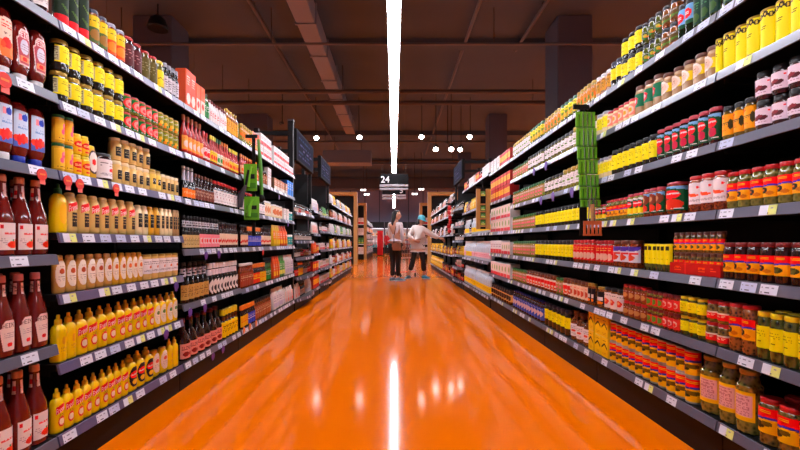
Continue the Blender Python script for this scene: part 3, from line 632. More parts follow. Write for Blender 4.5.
kind('clear_r', 'vinegar_bottle', B, 'clear bottle with red label', longneck, .085, .27, 'clear_bluish', 'white_plastic', Art((226, 180, 186), 16, 12).scr(.1, .3, .9, .7, 2, (190, 40, 50), .6), None, .62, .4, .07, .14, .42, 150, 2.4, 14, 1.1, .2)
kind('oil', 'oil_bottle', B, 'yellow oil bottle', longneck, .09, .27, 'gold_mustard', 'yellow_cap', a_plain((230, 190, 60), W_, 4), None, .6, .4, .08, .14, .44, 140, 2.4, 14, 1.1, .2)
kind('redypack', 'stock_carton', 'box', 'red carton with yellow band', carton, .09, .14, .08, 'red_card', Art((186, 40, 30), 16, 16).rect(0, .3, 1, .75, (240, 186, 40)).scr(.2, .42, .8, .62, 2, (190, 60, 30), .6))
kind('pinkpack', 'noodle_carton', 'box', 'white-pink carton', carton, .09, .13, .08, 'white_card', Art((236, 214, 204), 16, 16).rect(0, 0, 1, .28, (206, 70, 80)).ell(.6, .6, .24, .2, (150, 170, 110)))
kind('dark_s', 'seasoning_bottle', B, 'small dark bottle', longneck, .05, .14, 'soy', 'black_cap', a_plain((190, 170, 160), K_, 5), None, .62, .6, .12, .1, .5, 150, 2, 10, 1.1, .14)
kind('dark_p', 'spice_bottle', B, 'small dark bottle with red label', longneck, .05, .14, 'soy', 'black_cap', a_plain((170, 50, 40), W_, 5), None, .62, .6, .12, .1, .5, 150, 2, 10, 1.1, .14)
PROTO = {}
def proto(key):
    if key not in PROTO:
        name, cat, desc, fn, a, k = KIND[key]
        w, h, parts = fn(*a, **k)
        one = G()
        for _, g in parts: one.add(g)
        PROTO[key] = [w, h, [(pn, g.mesh(pn)) for pn, g in parts], one, None]
    return PROTO[key]
FAR = 4.55          # beyond this distance along the aisle a product shows too small for separate parts
def put(key, x, y, z, rz, label, group, sc):
    name, cat = KIND[key][:2]; pr = proto(key)
    if y > FAR:
        if pr[4] is None: pr[4] = pr[3].mesh(name)
        o = link(name, pr[4]); o.location = (x, y, z); o.rotation_euler = (0, 0, rz); o.scale = sc
        return tag(o, label, cat, group)
    o = thing(name, label, cat, (x, y, z), rz, group, sc)
    for pn, me in pr[2]: link(pn, me, o)
    return o
# ------------------------------------------------------------------ shelving runs
SHN = ['top', 'second', 'third', 'fourth', 'fifth', 'sixth', 'lowest']
def ticket_mesh(kind_, w=.07, hh=.036):
    bg = {'w': (226, 228, 236), 'y': (222, 226, 150), 'b': (196, 202, 222)}[kind_]
    a = Art(bg, 14, 8).scr(.1, .1, .6, .36, 1, (90, 90, 100), .7).scr(.1, .55, .9, .9, 1, (150, 150, 160), .6)
    if kind_ == 'y': a.rect(0, 0, .5, 1, (226, 228, 236))
    g = G().flat(a, (-w/2, 0, -hh/2), (w, 0, 0), (0, 0, hh))
    return g.mesh('price_ticket', False)
TK = {k: ticket_mesh(k) for k in 'wyb'}
def bay(side, label, lip, y0, y1, zs, back_top, rail='rail_silver', dens=.5, mix='wwwy', depth=.46, post=True, curve=0):
    """one shelving bay facing the aisle; its own front is -Y, its width along local X"""
    s = -1 if side == 'L' else 1
    w = y1 - y0 - .008
    t = thing('shelving_bay', label, 'shelving', (s*lip, (y0+y1)/2, 0), PI/2 if side == 'L' else -PI/2, 'supermarket shelving bays')
    obj('back_panel', G().box(-w/2, w/2, depth, depth+.02, .02, back_top, 'black_steel'), t, False)
    obj('base_plinth', G().box(-w/2, w/2, .015, depth, 0, min(zs)-.03, 'black_steel'), t, False)
    for e in ((-1, 1) if post else ()):
        x = e*(w/2 - .012)
        obj('upright', G().box(x-.012, x+.012, depth-.05, depth, .05, back_top, 'black_steel'), t, False)
    for z in zs:
        g = G()
        if curve:
            n = 8; b = 0; fr = []
            for q in range(n+1):
                x = -w/2 + w*q/n; fr.append((x, -curve*(1-(2*q/n-1)**2)))
            for zz in (z-.012, z+.018):
                g.v += [(x, y+.004, zz) for x, y in fr] + [(w/2, depth, zz), (-w/2, depth, zz)]
            k = n+3
            g.face(tuple(range(k))[::-1], 'shelf_grey'); g.face(tuple(range(k, 2*k)), 'shelf_grey')
            for q in range(k): g.face((q, (q+1) % k, k+(q+1) % k, k+q), 'shelf_grey')
        else:
            g.box(-w/2, w/2, .004, depth, z-.008, z+.018, 'black_steel' if back_top > 0 else 'shelf_grey')
            for e in (-1, 1):
                x = e*(w/2-.004); b = len(g.v)
                g.box(x-.002, x+.002, .03, depth, z-.03, z-.006, 'black_steel')
        sh = obj('shelf', g, t, False)
        r = G()
        if curve:
            for q in range(n):
                (xa, ya), (xb, yb) = fr[q], fr[q+1]; b = len(r.v)
                r.v += [(xa, ya-.004, z-.02), (xb, yb-.004, z-.02), (xb, yb+.002, z+.02), (xa, ya+.002, z+.02)]
                r.face((b, b+1, b+2, b+3), rail)
        else:
            # a price rail leaning back at the top, with a rolled lower edge
            pr = [(-.016, -.021), (-.014, -.0225), (-.006, -.021), (.002, .017), (-.001, .0185), (-.007, .017)]
            for x in (-w/2, w/2): r.v += [(x, a, z+c) for a, c in pr]
            for q in range(6): r.face((q, (q+1) % 6, 6+(q+1) % 6, 6+q), rail)
            r.face(tuple(range(6)), rail); r.face(tuple(range(6, 12))[::-1], rail)
        obj('price_rail', r, sh, False)
        if dens:
            x = -w/2 + .05
            while x < w/2 - .04:
                if random.random() < dens:
                    k = link('price_ticket', TK[random.choice(mix)], sh)
                    yc = -curve*(1-(2*x/w)**2) if curve else 0
                    k.location = (x, yc - (.0035 if curve else .0132), z - .002); k.rotation_euler = (math.radians(-9.5 if curve else -13.3), 0, 0)
                x += random.uniform(.075, .11)
    return t

LIP_L, LIP_R = 1.33, 1.345
YL = [.65, 1.645, 2.623, 3.61, 4.576, 5.56]
ZL = [[1.80,1.504,1.206,.874,.521,.155], [1.80,1.485,1.206,.959,.714,.437,.155], [1.80,1.492,1.20,.876,.525,.155], [1.80,1.515,1.195,.875,.51,.155], [1.80,1.515,1.195,.875,.51,.155]]
wordsL = ['holding ketchup bottles', 'full of mustards and yellow jars', 'of sauce bottles and orange cartons', 'behind the green hanging utensils', 'beside the black header sign']
for i in range(5):
    bay('L', 'black shelving bay %s, left run' % wordsL[i], LIP_L, YL[i], YL[i+1], ZL[i], 1.84, 'rail_lilac' if i == 1 else 'rail_silver', .9 if i == 1 else .65 if i > 0 else .3, 'wwyb' if i == 1 else 'wwbw')
YR = [.72, 1.73, 2.80, 3.77, 4.80, 5.86]
zr = [1.877, 1.626, 1.337, 1.056, .772, .488, .18]
ZR = [zr, zr, zr, zr, [1.877, 1.465, 1.056, .772, .488, .18]]
wordsR = ['with big pickle jars at bottom', 'with the red tray and yellow-red cans', 'beside the green utensil strip', 'of white-label jars', 'with yellow-red cartons, last before clear bottles']
for i in range(5):
    bay('R', 'black shelving bay %s, right run' % wordsR[i], LIP_R, YR[i], YR[i+1], ZR[i], 1.90, ['rail_silver', 'rail_silver', 'rail_silver', 'rail_silver', 'rail_silver'][i], .55, 'wwbwy')

COUNT = {}
def seg(side, b, sh, x0, x1, n, key, h, tiers=1, top=None, jit=1.0, back=0):
    """n products of one kind standing between two image columns of one shelf, measured at their front faces"""
    lip = LIP_L if side == 'L' else LIP_R
    fr = lip + .005; s = -1 if side == 'L' else 1
    z = (ZL if side == 'L' else ZR)[b][sh] + .0185
    o0, o1 = sorted((abs(x0 - VX), abs(x1 - VX)), reverse=True); Y = YL if side == 'L' else YR; xm = lip + (.026 if side == 'L' else .014); free = side == 'R' and b < 3
    fill(side, b, sh, F*xm/o0 if free or (side == 'R' and b == 3) else max(F*xm/o0, Y[b]+.008), F*xm/o1 if free else min(F*xm/o1, Y[b+1]-.01), n, key, h, tiers, top, jit, back, fr, s, z, ('left' if s < 0 else 'right') + ' ' + ORD[b+1] + ' bay')
def fill(side, b, sh, ya, yb, n, key, h, tiers, top, jit, back, fr, s, z, where):
    name, cat, desc = KIND[key][:3]; w0, h0 = proto(key)[:2]
    pitch = (yb - ya)/n
    sx = min(pitch*.965/w0, h/h0*1.3); sz = h/h0
    nz = len((ZL if side == 'L' else ZR)[b]) if isinstance(b, int) else b[1]
    shn = 'lowest' if sh == nz-1 else SHN[sh]
    for row in range(1 + back):
        for tier in range(tiers):
            for i in range(n):
                if top and tier == tiers-1 and not (top[0] <= i < top[1]): continue
                k = (desc, where, shn, tier, row); COUNT[k] = COUNT.get(k, 0) + 1
                lab = '%s, %s in row, %s shelf, %s' % (desc, ordinal(COUNT[k]), shn, where)
                if tiers > 1: lab += [', bottom layer', ', upper layer', ', third layer'][tier]
                if row: lab = lab.replace(' in row', ' behind')
                if len(lab.replace('-', ' ').split()) > 16: lab = lab.replace(' in row', '')
                if len(lab.replace('-', ' ').split()) > 16: lab = lab.replace(' layer', '')
                if len(lab.replace('-', ' ').split()) > 16: print('LONG', lab)
                d = w0*sx
                if KIND[key][3] in (carton, pouch): d = KIND[key][4][2]*sx
                y = ya + pitch*(i+.5); x = s*(fr + d/2 + random.uniform(0, .006)*jit + row*(d+.012))
                rz = (PI/2 if s < 0 else -PI/2) + (random.uniform(-.14, .14)*jit if KIND[key][3] is not carton else 0)
                if KIND[key][3] in (squeeze, oval, inverted): rz += random.uniform(-.03, .03) - (rz - (PI/2 if s < 0 else -PI/2))
                put(key, x, y, z + tier*(h + .0005), rz, lab, '%ss on %s shelf, %s' % (desc, shn, where), (sx, sx, sz*random.uniform(.995, 1.0)))
L_, R__ = 'L', 'R'
# ---- left run, nearest bay: ketchup
seg('L', 0, 0, 0, 56, 3, 'dark_white', .17)
seg('L', 0, 1, -22, 14.5, 2, 'cream_inv', .235); seg('L', 0, 1, 14.5, 56, 2, 'heinz_inv', .225)
seg('L', 0, 2, -24, 14, 2, 'pale_inv', .23); seg('L', 0, 2, 14, 55.5, 2, 'blue_inv', .225)
seg('L', 0, 3, -26, 55, 4, 'tom_bottle', .285, back=1)
seg('L', 0, 4, -26, 55, 4, 'heinz_tall', .285, back=1)
seg('L', 0, 5, -30, 55, 4, 'tom_bottle', .3, back=1)
# ---- left second bay
seg('L', 1, 0, 57, 88, 3, 'green_bot', .25)
seg('L', 1, 0, 89, 107, 2, 'ylwneck', .165); seg('L', 1, 0, 107, 124, 2, 'ylwneck2', .165)
seg('L', 1, 0, 124, 142, 2, 'burgundy', .165); seg('L', 1, 0, 142, 156, 2, 'olive_lid', .16)
seg('L', 1, 0, 156, 163, 1, 'ylw_jar1', .165); seg('L', 1, 0, 163, 182, 4, 'greycap', .18)
seg('L', 1, 1, 55, 123, 6, 'ylw', .128, 2)
seg('L', 1, 1, 123, 157, 5, 'tray_l', .092, 2); seg('L', 1, 1, 157, 181.5, 4, 'tray_o', .092, 2)
seg('L', 1, 2, 55, 72, 2, 'flower', .115, 2); seg('L', 1, 2, 72, 88, 2, 'redname', .088, 2)
seg('L', 1, 2, 88, 98, 1, 'darkring', .15); seg('L', 1, 2, 98, 113, 1, 'whitejar', .13)
seg('L', 1, 2, 113, 149, 5, 'dijon', .112, 2); seg('L', 1, 2, 149, 160, 2, 'dijon_pale', .12); seg('L', 1, 2, 160, 181, 4, 'dijon', .11)
seg('L', 1, 3, 55, 67, 1, 'greencap', .2)
seg('L', 1, 3, 67, 135, 7, 'tan_fr', .172)
seg('L', 1, 3, 135.5, 148, 2, 'tan_box', .16); seg('L', 1, 3, 148, 159, 2, 'gold_box', .16); seg('L', 1, 3, 159, 171, 3, 'tan_box', .16); seg('L', 1, 3, 171, 181.5, 3, 'brown_box', .16)
seg('L', 1, 4, 55.5, 112, 6, 'tan_oval', .155); seg('L', 1, 4, 112, 143, 5, 'gold_oval', .155)
seg('L', 1, 4, 143, 181, 5, 'white_wide', .14)
seg('L', 1, 5, 54, 76, 2, 'plainy', .19); seg('L', 1, 5, 76, 153, 9, 'fr', .19); seg('L', 1, 5, 153, 181.5, 4, 'whitey', .18)
seg('L', 1, 6, 53, 127, 9, 'fr', .175); seg('L', 1, 6, 127, 153.5, 3, 'fr_dark', .185); seg('L', 1, 6, 153.5, 168, 2, 'squat', .15); seg('L', 1, 6, 168, 181, 2, 'plainy', .18)
# ---- left third bay
seg('L', 2, 0, 182.5, 193.5, 2, 'orangebox', .24); seg('L', 2, 0, 193.5, 202, 2, 'orangebox2', .2); seg('L', 2, 0, 202, 208, 2, 'greenbox', .19)
seg('L', 2, 0, 208, 225, 7, 'white_redcap', .165); seg('L', 2, 0, 225, 238.5, 5, 'goldbot', .2)
seg('L', 2, 1, 182.5, 202, 5, 'hot_t', .255); seg('L', 2, 1, 202, 209, 2, 'hot_r', .22); seg('L', 2, 1, 209, 216, 3, 'hot_y', .22); seg('L', 2, 1, 216, 221, 2, 'hot_g', .22); seg('L', 2, 1, 221, 228, 3, 'hot_o', .22); seg('L', 2, 1, 228, 239, 6, 'hot_y', .2)
seg('L', 2, 2, 182.5, 194, 3, 'vin_o', .215); seg('L', 2, 2, 194, 213, 6, 'vin_d', .19); seg('L', 2, 2, 213, 239, 8, 'vin_w', .185)
seg('L', 2, 3, 182.5, 198, 5, 'soy_c', .22); seg('L', 2, 3, 198, 218, 7, 'soy_p', .22); seg('L', 2, 3, 218, 239, 9, 'soy_r', .2)
seg('L', 2, 4, 182.5, 208, 5, 'soy_t', .265); seg('L', 2, 4, 208, 239, 9, 'whitetop', .24)
seg('L', 2, 5, 182.5, 222, 6, 'bbqp', .27); seg('L', 2, 5, 222, 239, 5, 'ylwtop', .23)
# ---- left fourth bay
seg('L', 3, 0, 240, 252, 6, 'pick_o', .17); seg('L', 3, 0, 252.5, 259, 3, 'orangebag', .19); seg('L', 3, 0, 259, 272, 4, 'white_pack', .11, 2)
seg('L', 3, 1, 240, 257, 8, 'hot_o', .19); seg('L', 3, 1, 257, 266, 4, 'brownk', .14); seg('L', 3, 1, 266, 272, 2, 'white_box', .2)
seg('L', 3, 2, 240, 256, 8, 'vin_w', .18); seg('L', 3, 2, 256.5, 264, 3, 'whitejar', .14); seg('L', 3, 2, 264, 272, 3, 'creamtub', .16)
seg('L', 3, 3, 240, 247, 4, 'soy_r', .2); seg('L', 3, 3, 247, 260, 7, 'mixcap_b', .19); seg('L', 3, 3, 260, 272, 7, 'soy_r', .2)
seg('L', 3, 4, 240, 252, 6, 'brownw', .22); seg('L', 3, 4, 252, 259, 4, 'mixcap_r', .2); seg('L', 3, 4, 259, 265, 3, 'mixcap_y', .2); seg('L', 3, 4, 265, 272, 4, 'greenbox', .21)
seg('L', 3, 5, 240, 247, 4, 'mixcap_y', .2); seg('L', 3, 5, 247, 254, 4, 'mixcap_b', .2); seg('L', 3, 5, 254, 272, 9, 'brownk', .2)
# ---- left fifth bay
seg('L', 4, 0, 272.5, 293, 8, 'white_pack', .1, 2, (0, 6))
seg('L', 4, 1, 272.5, 286, 5, 'brown_box2', .13, 1); seg('L', 4, 1, 286, 293, 3, 'blue_box', .19)
seg('L', 4, 2, 272.5, 282, 3, 'creamtub', .15); seg('L', 4, 2, 282, 288, 2, 'white_box', .14); seg('L', 4, 2, 288, 293, 2, 'tealtub', .12)
seg('L', 4, 3, 272.5, 279, 3, 'yellowbag', .24); seg('L', 4, 3, 279, 287, 3, 'orangebag', .24); seg('L', 4, 3, 287, 293, 2, 'tealtub', .14)
seg('L', 4, 4, 272.5, 279, 3, 'orangebag', .25); seg('L', 4, 4, 279, 284, 2, 'greenbag', .25); seg('L', 4, 4, 284, 293, 4, 'whitebag', .25)
seg('L', 4, 5, 272.5, 284, 4, 'whitebag', .24); seg('L', 4, 5, 284, 293, 4, 'pinkbag', .2)
# ---- right run, nearest bay
seg('R', 0, 0, 721, 830, 6, 'dark_green', .16)
seg('R', 0, 1, 721, 842, 8, 'ylw_tin', .148)
seg('R', 0, 2, 721, 753, 3, 'orange_blk', .138); seg('R', 0, 2, 753, 842, 5, 'cherry', .108, 2)
seg('R', 0, 3, 724, 842, 8, 'olive_red', .148)
seg('R', 0, 4, 721, 771, 4, 'olive_dark', .148); seg('R', 0, 4, 771, 846, 4, 'olive_leaf', .148)
seg('R', 0, 5, 727, 753.5, 2, 'olive_tall', .19); seg('R', 0, 5, 753.5, 850, 6, 'ylw_tall', .178, back=1)
seg('R', 0, 6, 714, 751, 2, 'big', .246); seg('R', 0, 6, 754, 846, 4, 'olive_low', .17, back=1)
# ---- right second bay
seg('R', 1, 0, 595.5, 610, 3, 'honey', .14); seg('R', 1, 0, 610, 620, 2, 'ylw_green', .16); seg('R', 1, 0, 620, 641, 3, 'ylw_blk', .124, 2)
seg('R', 1, 0, 641, 660, 3, 'veg', .115, 2); seg('R', 1, 0, 660, 676, 2, 'veg2', .115, 2); seg('R', 1, 0, 676, 692, 2, 'blue_red', .17); seg('R', 1, 0, 692, 717, 3, 'dark_green', .19)
seg('R', 1, 1, 595.5, 607, 2, 'ylw_pale', .14); seg('R', 1, 1, 607, 633, 5, 'beige_red', .118); seg('R', 1, 1, 633, 660, 3, 'beige_green', .165); seg('R', 1, 1, 660, 714.5, 5, 'beige', .14); seg('R', 1, 1, 714.5, 720, 1, 'ylw_tin', .148)
seg('R', 1, 2, 595.5, 611, 4, 'ylw_pale', .13); seg('R', 1, 2, 611, 655, 7, 'ylw_blk', .15); seg('R', 1, 2, 655, 716.5, 7, 'beet', .16)
seg('R', 1, 3, 595.5, 605, 3, 'sauce_ylw', .11); seg('R', 1, 3, 605, 627, 5, 'olive_red', .13); seg('R', 1, 3, 627, 642, 3, 'sauce_ylw', .14); seg('R', 1, 3, 642, 661, 3, 'sauce_ring', .15); seg('R', 1, 3, 661, 679, 1, 'sauce_apple', .16); seg('R', 1, 3, 687, 723, 3, 'white_red', .165)
seg('R', 1, 4, 595.5, 611.5, 4, 'redjar', .16); seg('R', 1, 4, 611.5, 635, 3, 'purplewhite', .16); seg('R', 1, 4, 644, 669.5, 6, 'ylw_mark', .14)
seg('R', 1, 5, 595.5, 603, 1, 'blacklab', .14); seg('R', 1, 5, 603, 622, 3, 'whitepic', .145); seg('R', 1, 5, 622.5, 646, 4, 'redtop', .093, 2)
seg('R', 1, 5, 646, 662, 3, 'redgreen', .088, 2); seg('R', 1, 5, 662, 678.5, 3, 'redpic', .088, 2); seg('R', 1, 5, 679, 703.5, 3, 'ylw_small', .09, 2); seg('R', 1, 5, 704, 726.5, 2, 'redband', .092, 2)
seg('R', 1, 6, 595.5, 609, 2, 'ylw_zig', .128, 2); seg('R', 1, 6, 609, 693, 11, 'olive_can', .122, 2, (0, 11)); seg('R', 1, 6, 696, 713.5, 1, 'big', .246)
# red display tray with small jars, on the fifth shelf
def tray(y0, y1, z):
    t = thing('display_tray', 'red cardboard tray holding two layers of small brown jars', 'tray', (LIP_R+.012, (y0+y1)/2, z), -PI/2)
    w = y1 - y0
    a = Art((176, 26, 24), 40, 10).scr(.12, .3, .26, .75, 3, (226, 96, 30), .8, 3).scr(.6, .3, .74, .75, 3, (226, 96, 30), .8, 4).scr(.84, .3, .94, .75, 2, (226, 96, 60), .6, 4).rect(.325, 0, .345, 1, (206, 60, 54))
    g = G().box(-w/2, w/2, 0, .24, 0, .004, 'red_card')
    g.box(-w/2, w/2, 0, .003, .004, .052, 'red_card'); g.box(-w/2, w/2, .237, .24, .004, .052, 'red_card')
    g.box(-w/2, -w/2+.003, .003, .237, .004, .052, 'red_card'); g.box(w/2-.003, w/2, .003, .237, .004, .052, 'red_card')
    obj('tray_body', g, t, False)
    obj('printed_front', G().flat(a, (-w/2, -.0006, .001), (w, 0, 0), (0, 0, .05)), t, False)
    obj('divider', G().box(-w/2+.006, w/2-.006, .01, .23, .0985, .1015, 'brown_card'), t, False)
    n = 8; p = (w-.01)/n
    for tier in range(2):
        for i in range(n):
            y = y0 + .005 + p*(i+.5); k = p*.95/.045
            put('olive_mini', LIP_R + .018 + p/2, y, z + (.0045 if tier == 0 else .102), -PI/2, 'small brown jar with red-blue label, %s from aisle mouth, %s layer of red tray' % (ordinal(i+1), ['lower', 'upper'][tier]), 'small jars in the red display tray', (k, k, .0925/.088))
tray(F*(LIP_R+.012)/(720.5-VX), F*(LIP_R+.012)/(670-VX), zr[4] + .0185)
# ---- right third bay (543-594)
seg('R', 2, 0, 544, 560, 5, 'pick_o', .15); seg('R', 2, 0, 560, 576, 4, 'pick_y', .15); seg('R', 2, 0, 576, 594, 5, 'pick_o', .15)
seg('R', 2, 1, 544, 572, 8, 'white_blk', .15); seg('R', 2, 1, 572, 594, 5, 'white_grn', .16)
seg('R', 2, 2, 544, 562, 5, 'white_blk', .15); seg('R', 2, 2, 562, 594, 7, 'white_grn', .16)
seg('R', 2, 3, 544, 594, 13, 'ylw_blk', .15)
seg('R', 2, 4, 544, 573, 8, 'ylw_blk', .165); seg('R', 2, 4, 573, 594, 6, 'redjar', .165)
seg('R', 2, 5, 544, 555, 4, 'redwhite', .15); seg('R', 2, 5, 555, 562, 2, 'pink_grn', .14); seg('R', 2, 5, 562, 570, 2, 'redwhite', .15); seg('R', 2, 5, 570, 588, 5, 'spice_w', .15); seg('R', 2, 5, 588, 594, 2, 'blacklab', .15)
seg('R', 2, 6, 544, 568.5, 6, 'ylw_green', .205); seg('R', 2, 6, 569, 588.5, 3, 'orange_w', .22); seg('R', 2, 6, 589, 594.3, 1, 'ylw_zig', .135, 2)
# ---- right fourth bay (511-543)
seg('R', 3, 0, 511.5, 530, 9, 'white_grn', .15); seg('R', 3, 0, 530, 542.5, 5, 'pick_y', .16)
seg('R', 3, 1, 511.5, 528, 8, 'pink_grn', .13, 1); seg('R', 3, 1, 528, 542.5, 6, 'white_blk', .15)
seg('R', 3, 2, 511.5, 542.5, 14, 'pink_grn', .15)
seg('R', 3, 3, 511.5, 535, 12, 'pink_grn', .15); seg('R', 3, 3, 535, 542.5, 3, 'ylw_blk', .15)
seg('R', 3, 4, 511.5, 535, 12, 'pink_grn', .16); seg('R', 3, 4, 535, 542.5, 3, 'ylw_blk', .165)
seg('R', 3, 5, 511.5, 526, 8, 'pink_grn', .14); seg('R', 3, 5, 526, 542.5, 6, 'redwhite', .15)
seg('R', 3, 6, 511.5, 542.5, 12, 'bluecap', .2)
# ---- right fifth bay (490-511)
seg('R', 4, 0, 491, 500, 3, 'white_box', .16); seg('R', 4, 0, 500, 510.5, 5, 'redypack', .15)
seg('R', 4, 1, 491, 510.5, 7, 'redypack', .15, 2)
seg('R', 4, 2, 491, 510.5, 7, 'pinkpack', .16, 2)
seg('R', 4, 3, 491, 502, 4, 'white_pack', .17); seg('R', 4, 3, 502, 510.5, 4, 'pinkpack', .15)
seg('R', 4, 4, 491, 510.5, 7, 'pinkpack', .17)
seg('R', 4, 5, 491, 510.5, 9, 'coffee', .18)

# ---- farther shelving along the same aisle, products mixed as the photo shows them
def far_run(side, y0, y1, zs, where, label, pools, back_top, curve=0, lip=None, hmax=.25, dens=.5):
    lip = lip or (LIP_L if side == 'L' else LIP_R); s = -1 if side == 'L' else 1
    bay(side, label, lip, y0, y1, zs, back_top, 'rail_silver', dens, 'wwb', curve=curve, post=not curve)
    for i, z in enumerate(zs):
        gap = (zs[i-1] - z if i else .3) - .05
        y = y0 + .03; pool = pools[i % len(pools)]; k = 0
        while y < y1 - .1:
            key, h = pool[k % len(pool)]; k += 1
            h = min(h, gap); w = proto(key)[0]*(h/proto(key)[1])**.5*1.05; n = max(1, min(random.randint(3, 6), int((y1 - .02 - y)/w)))
            fill(side, (0, len(zs)), i, y, y + n*w, n, key, h, 1, None, 1, 0, lip + .008, s, z + .0185, where)
            y += n*w + .005
zA = [1.33, .94, .706, .435, .14]
far_run('L', 5.66, 6.85, zA, 'nearer left curved unit', 'curved black display shelves under the nearer header sign', [[('dark_s', .13), ('dark_p', .13)], [('dark_s', .14)], [('dark_s', .14), ('dark_p', .14), ('redtop', .1)], [('dark_p', .2), ('mixcap_y', .2), ('dark_s', .18)], [('pinkbag', .2), ('dark_s', .2), ('whitebag', .2)]], 1.9, curve=.09)
far_run('L', 6.9, 7.5, [1.45, 1.06, .73, .43, .14], 'bay between header signs', 'narrow shelving bay between the two black header signs', [[('whitebag', .2), ('pinkbag', .2)], [('pinkbag', .2)], [('orangebag', .2), ('redypack', .14)], [('redypack', .16)], [('redypack', .2)]], 1.85)
far_run('L', 7.56, 8.7, [1.41, 1.12, .783, .445, .158], 'farther left curved unit', 'curved black display shelves under the farther header sign', [[('dark_s', .14), ('greenbag', .18)], [('dark_s', .16), ('white_pack', .1)], [('white_pack', .12), ('dark_s', .14)], [('pinkpack', .14), ('white_pack', .12)], [('white_pack', .14), ('pinkpack', .14)]], 1.9, curve=.09)
zC = [1.75, 1.45, 1.12, .783, .445, .158]
poolC = [[('whitebag', .2), ('yellowbag', .2), ('dark_s', .14)], [('brownk', .17), ('pinkbag', .19), ('whitebag', .18)], [('whitebag', .2), ('greenbag', .2), ('pinkbag', .2)], [('yellowbag', .2), ('whitebag', .22), ('redypack', .16)], [('whitebag', .2), ('creamtub', .13), ('redypack', .16)], [('yellowbag', .2), ('pinkpack', .16), ('orangebag', .2)]]
for q in range(4):
    far_run('L', 8.85 + q*1.09, 9.93 + q*1.09, zC, 'left bag bay %s' % ORD[q+1], 'shelving bay of bagged goods, %s beyond the left header signs' % ORD[q+1], poolC, 1.78)
zD = [1.908, 1.478, 1.06, .637, .146]
poolD = [[('white_box', .15), ('dark_p', .16), ('redypack', .14), ('greenbox', .18)], [('oil', .2), ('brownk', .18), ('dark_s', .15)], [('clear', .27), ('dark_s', .18)], [('clear_r', .3), ('clear', .3)], [('clear', .33)]]
for q in range(2):
    far_run('R', 5.92 + q*1.12, 7.03 + q*1.12, zD, 'clear bottle bay %s' % ['one', 'two'][q], 'shelving bay of clear bottles, %s' % ['behind the wooden rack', 'beside the right header sign'][q], poolD if q else [poolD[0], poolD[1], [('clear', .27)], [('clear_r', .3)], [('clear', .33)]], 1.93)
far_run('R', 8.2, 9.35, [1.6, 1.25, .95, .66, .4, .14], 'right curved unit', 'curved black display shelves under the right header sign', [[('dark_s', .14)], [('dark_s', .15), ('white_pack', .1)], [('dark_s', .16)], [('oil', .18), ('dark_p', .15)], [('dark_p', .16), ('pinkpack', .14)], [('dark_p', .18), ('redypack', .14)]], 1.9, curve=.09)
zE = [1.87, 1.56, 1.10, .617, .147]
poolE = [[('dark_s', .16), ('pinkbag', .2), ('brownk', .15), ('whitebag', .16)], [('brownk', .2), ('pinkbag', .2), ('dark_s', .15), ('whitebag', .2)], [('dark_s', .2), ('whitebag', .25), ('brownk', .2)], [('oil', .26), ('dark_s', .2)], [('oil', .3)]]
for q in range(5):
    pe = list(poolE)
    if q < 2: pe[4] = [('redypack', .16), ('brownk', .22), ('dark_p', .18)]; pe[3] = [('brownk', .2), ('oil', .2)]
    far_run('R', 9.45 + q*1.2, 10.64 + q*1.2, zE, 'right oil bay %s' % ORD[q+1], 'shelving bay of bags and oil, %s past the right header sign' % ORD[q+1], pe, 1.88)
# ------------------------------------------------------------------ the hall
CEIL, BACK, SIDE, REAR = 6.1, 36.0, 13.0, -4.0
m, n, l, b = new_mat('orange_epoxy')
tc = n.new('ShaderNodeTexCoord'); nz = n.new('ShaderNodeTexNoise'); nz.inputs['Scale'].default_value = .7; nz.inputs['Detail'].default_value = 3
l.new(tc.outputs['Object'], nz.inputs['Vector'])
mx = n.new('ShaderNodeMix'); mx.data_type = 'RGBA'
mx.inputs[6].default_value = (*lin((253, 114, 0)), 1); mx.inputs[7].default_value = (*lin((255, 121, 0)), 1)
l.new(nz.outputs['Fac'], mx.inputs[0]); l.new(mx.outputs[2], b.inputs['Base Color'])
b.inputs['Roughness'].default_value = .1; b.inputs['Specular IOR Level'].default_value = .13
nb = n.new('ShaderNodeTexNoise'); nb.inputs['Scale'].default_value = 5; nb.inputs['Detail'].default_value = 4
l.new(tc.outputs['Object'], nb.inputs['Vector'])
bp = n.new('ShaderNodeBump'); bp.inputs['Strength'].default_value = .004; bp.inputs['Distance'].default_value = .01
l.new(nb.outputs['Fac'], bp.inputs['Height']); l.new(bp.outputs['Normal'], b.inputs['Normal'])
mat('concrete', (50, 57, 68), .85, vary=.3, scale=.6, bump=.1)
mat('wall_mauve', (128, 118, 136), .8, vary=.12, scale=.5)
mat('column_paint', (58, 56, 68), .7, vary=.1, scale=2)
mat('duct_metal', (92, 92, 100), .6, .1)
mat('pipe_paint', (66, 62, 64), .6)
mat('pipe_dark', (48, 36, 32), .6)
struct('floor', G().box(-SIDE, SIDE, REAR, BACK, -.1, 0, 'orange_epoxy'))
struct('ceiling', G().box(-SIDE, SIDE, REAR, BACK, CEIL, CEIL+.1, 'concrete'))
struct('wall_left', G().box(-SIDE-.15, -SIDE, REAR, BACK, 0, CEIL, 'wall_mauve'))
struct('wall_right', G().box(SIDE, SIDE+.15, REAR, BACK, 0, CEIL, 'wall_mauve'))
g = G().box(-SIDE, SIDE, BACK, BACK+.15, 0, CEIL, 'wall_mauve')
struct('wall_back', g)
struct('wall_rear', G().box(-SIDE, SIDE, REAR-.15, REAR, 0, CEIL, 'wall_mauve'))
g = G()
for x in [-12.5+1.25*q for q in range(21)]: g.box(x-.03, x+.03, BACK-.03, BACK, 2.6, CEIL, 'column_paint')
o = struct('trim_back', g)
def column(x0, x1, y0, y1, name):
    o = struct(name, G().box(x0, x1, y0, y1, 0, CEIL, 'column_paint', None, .02))
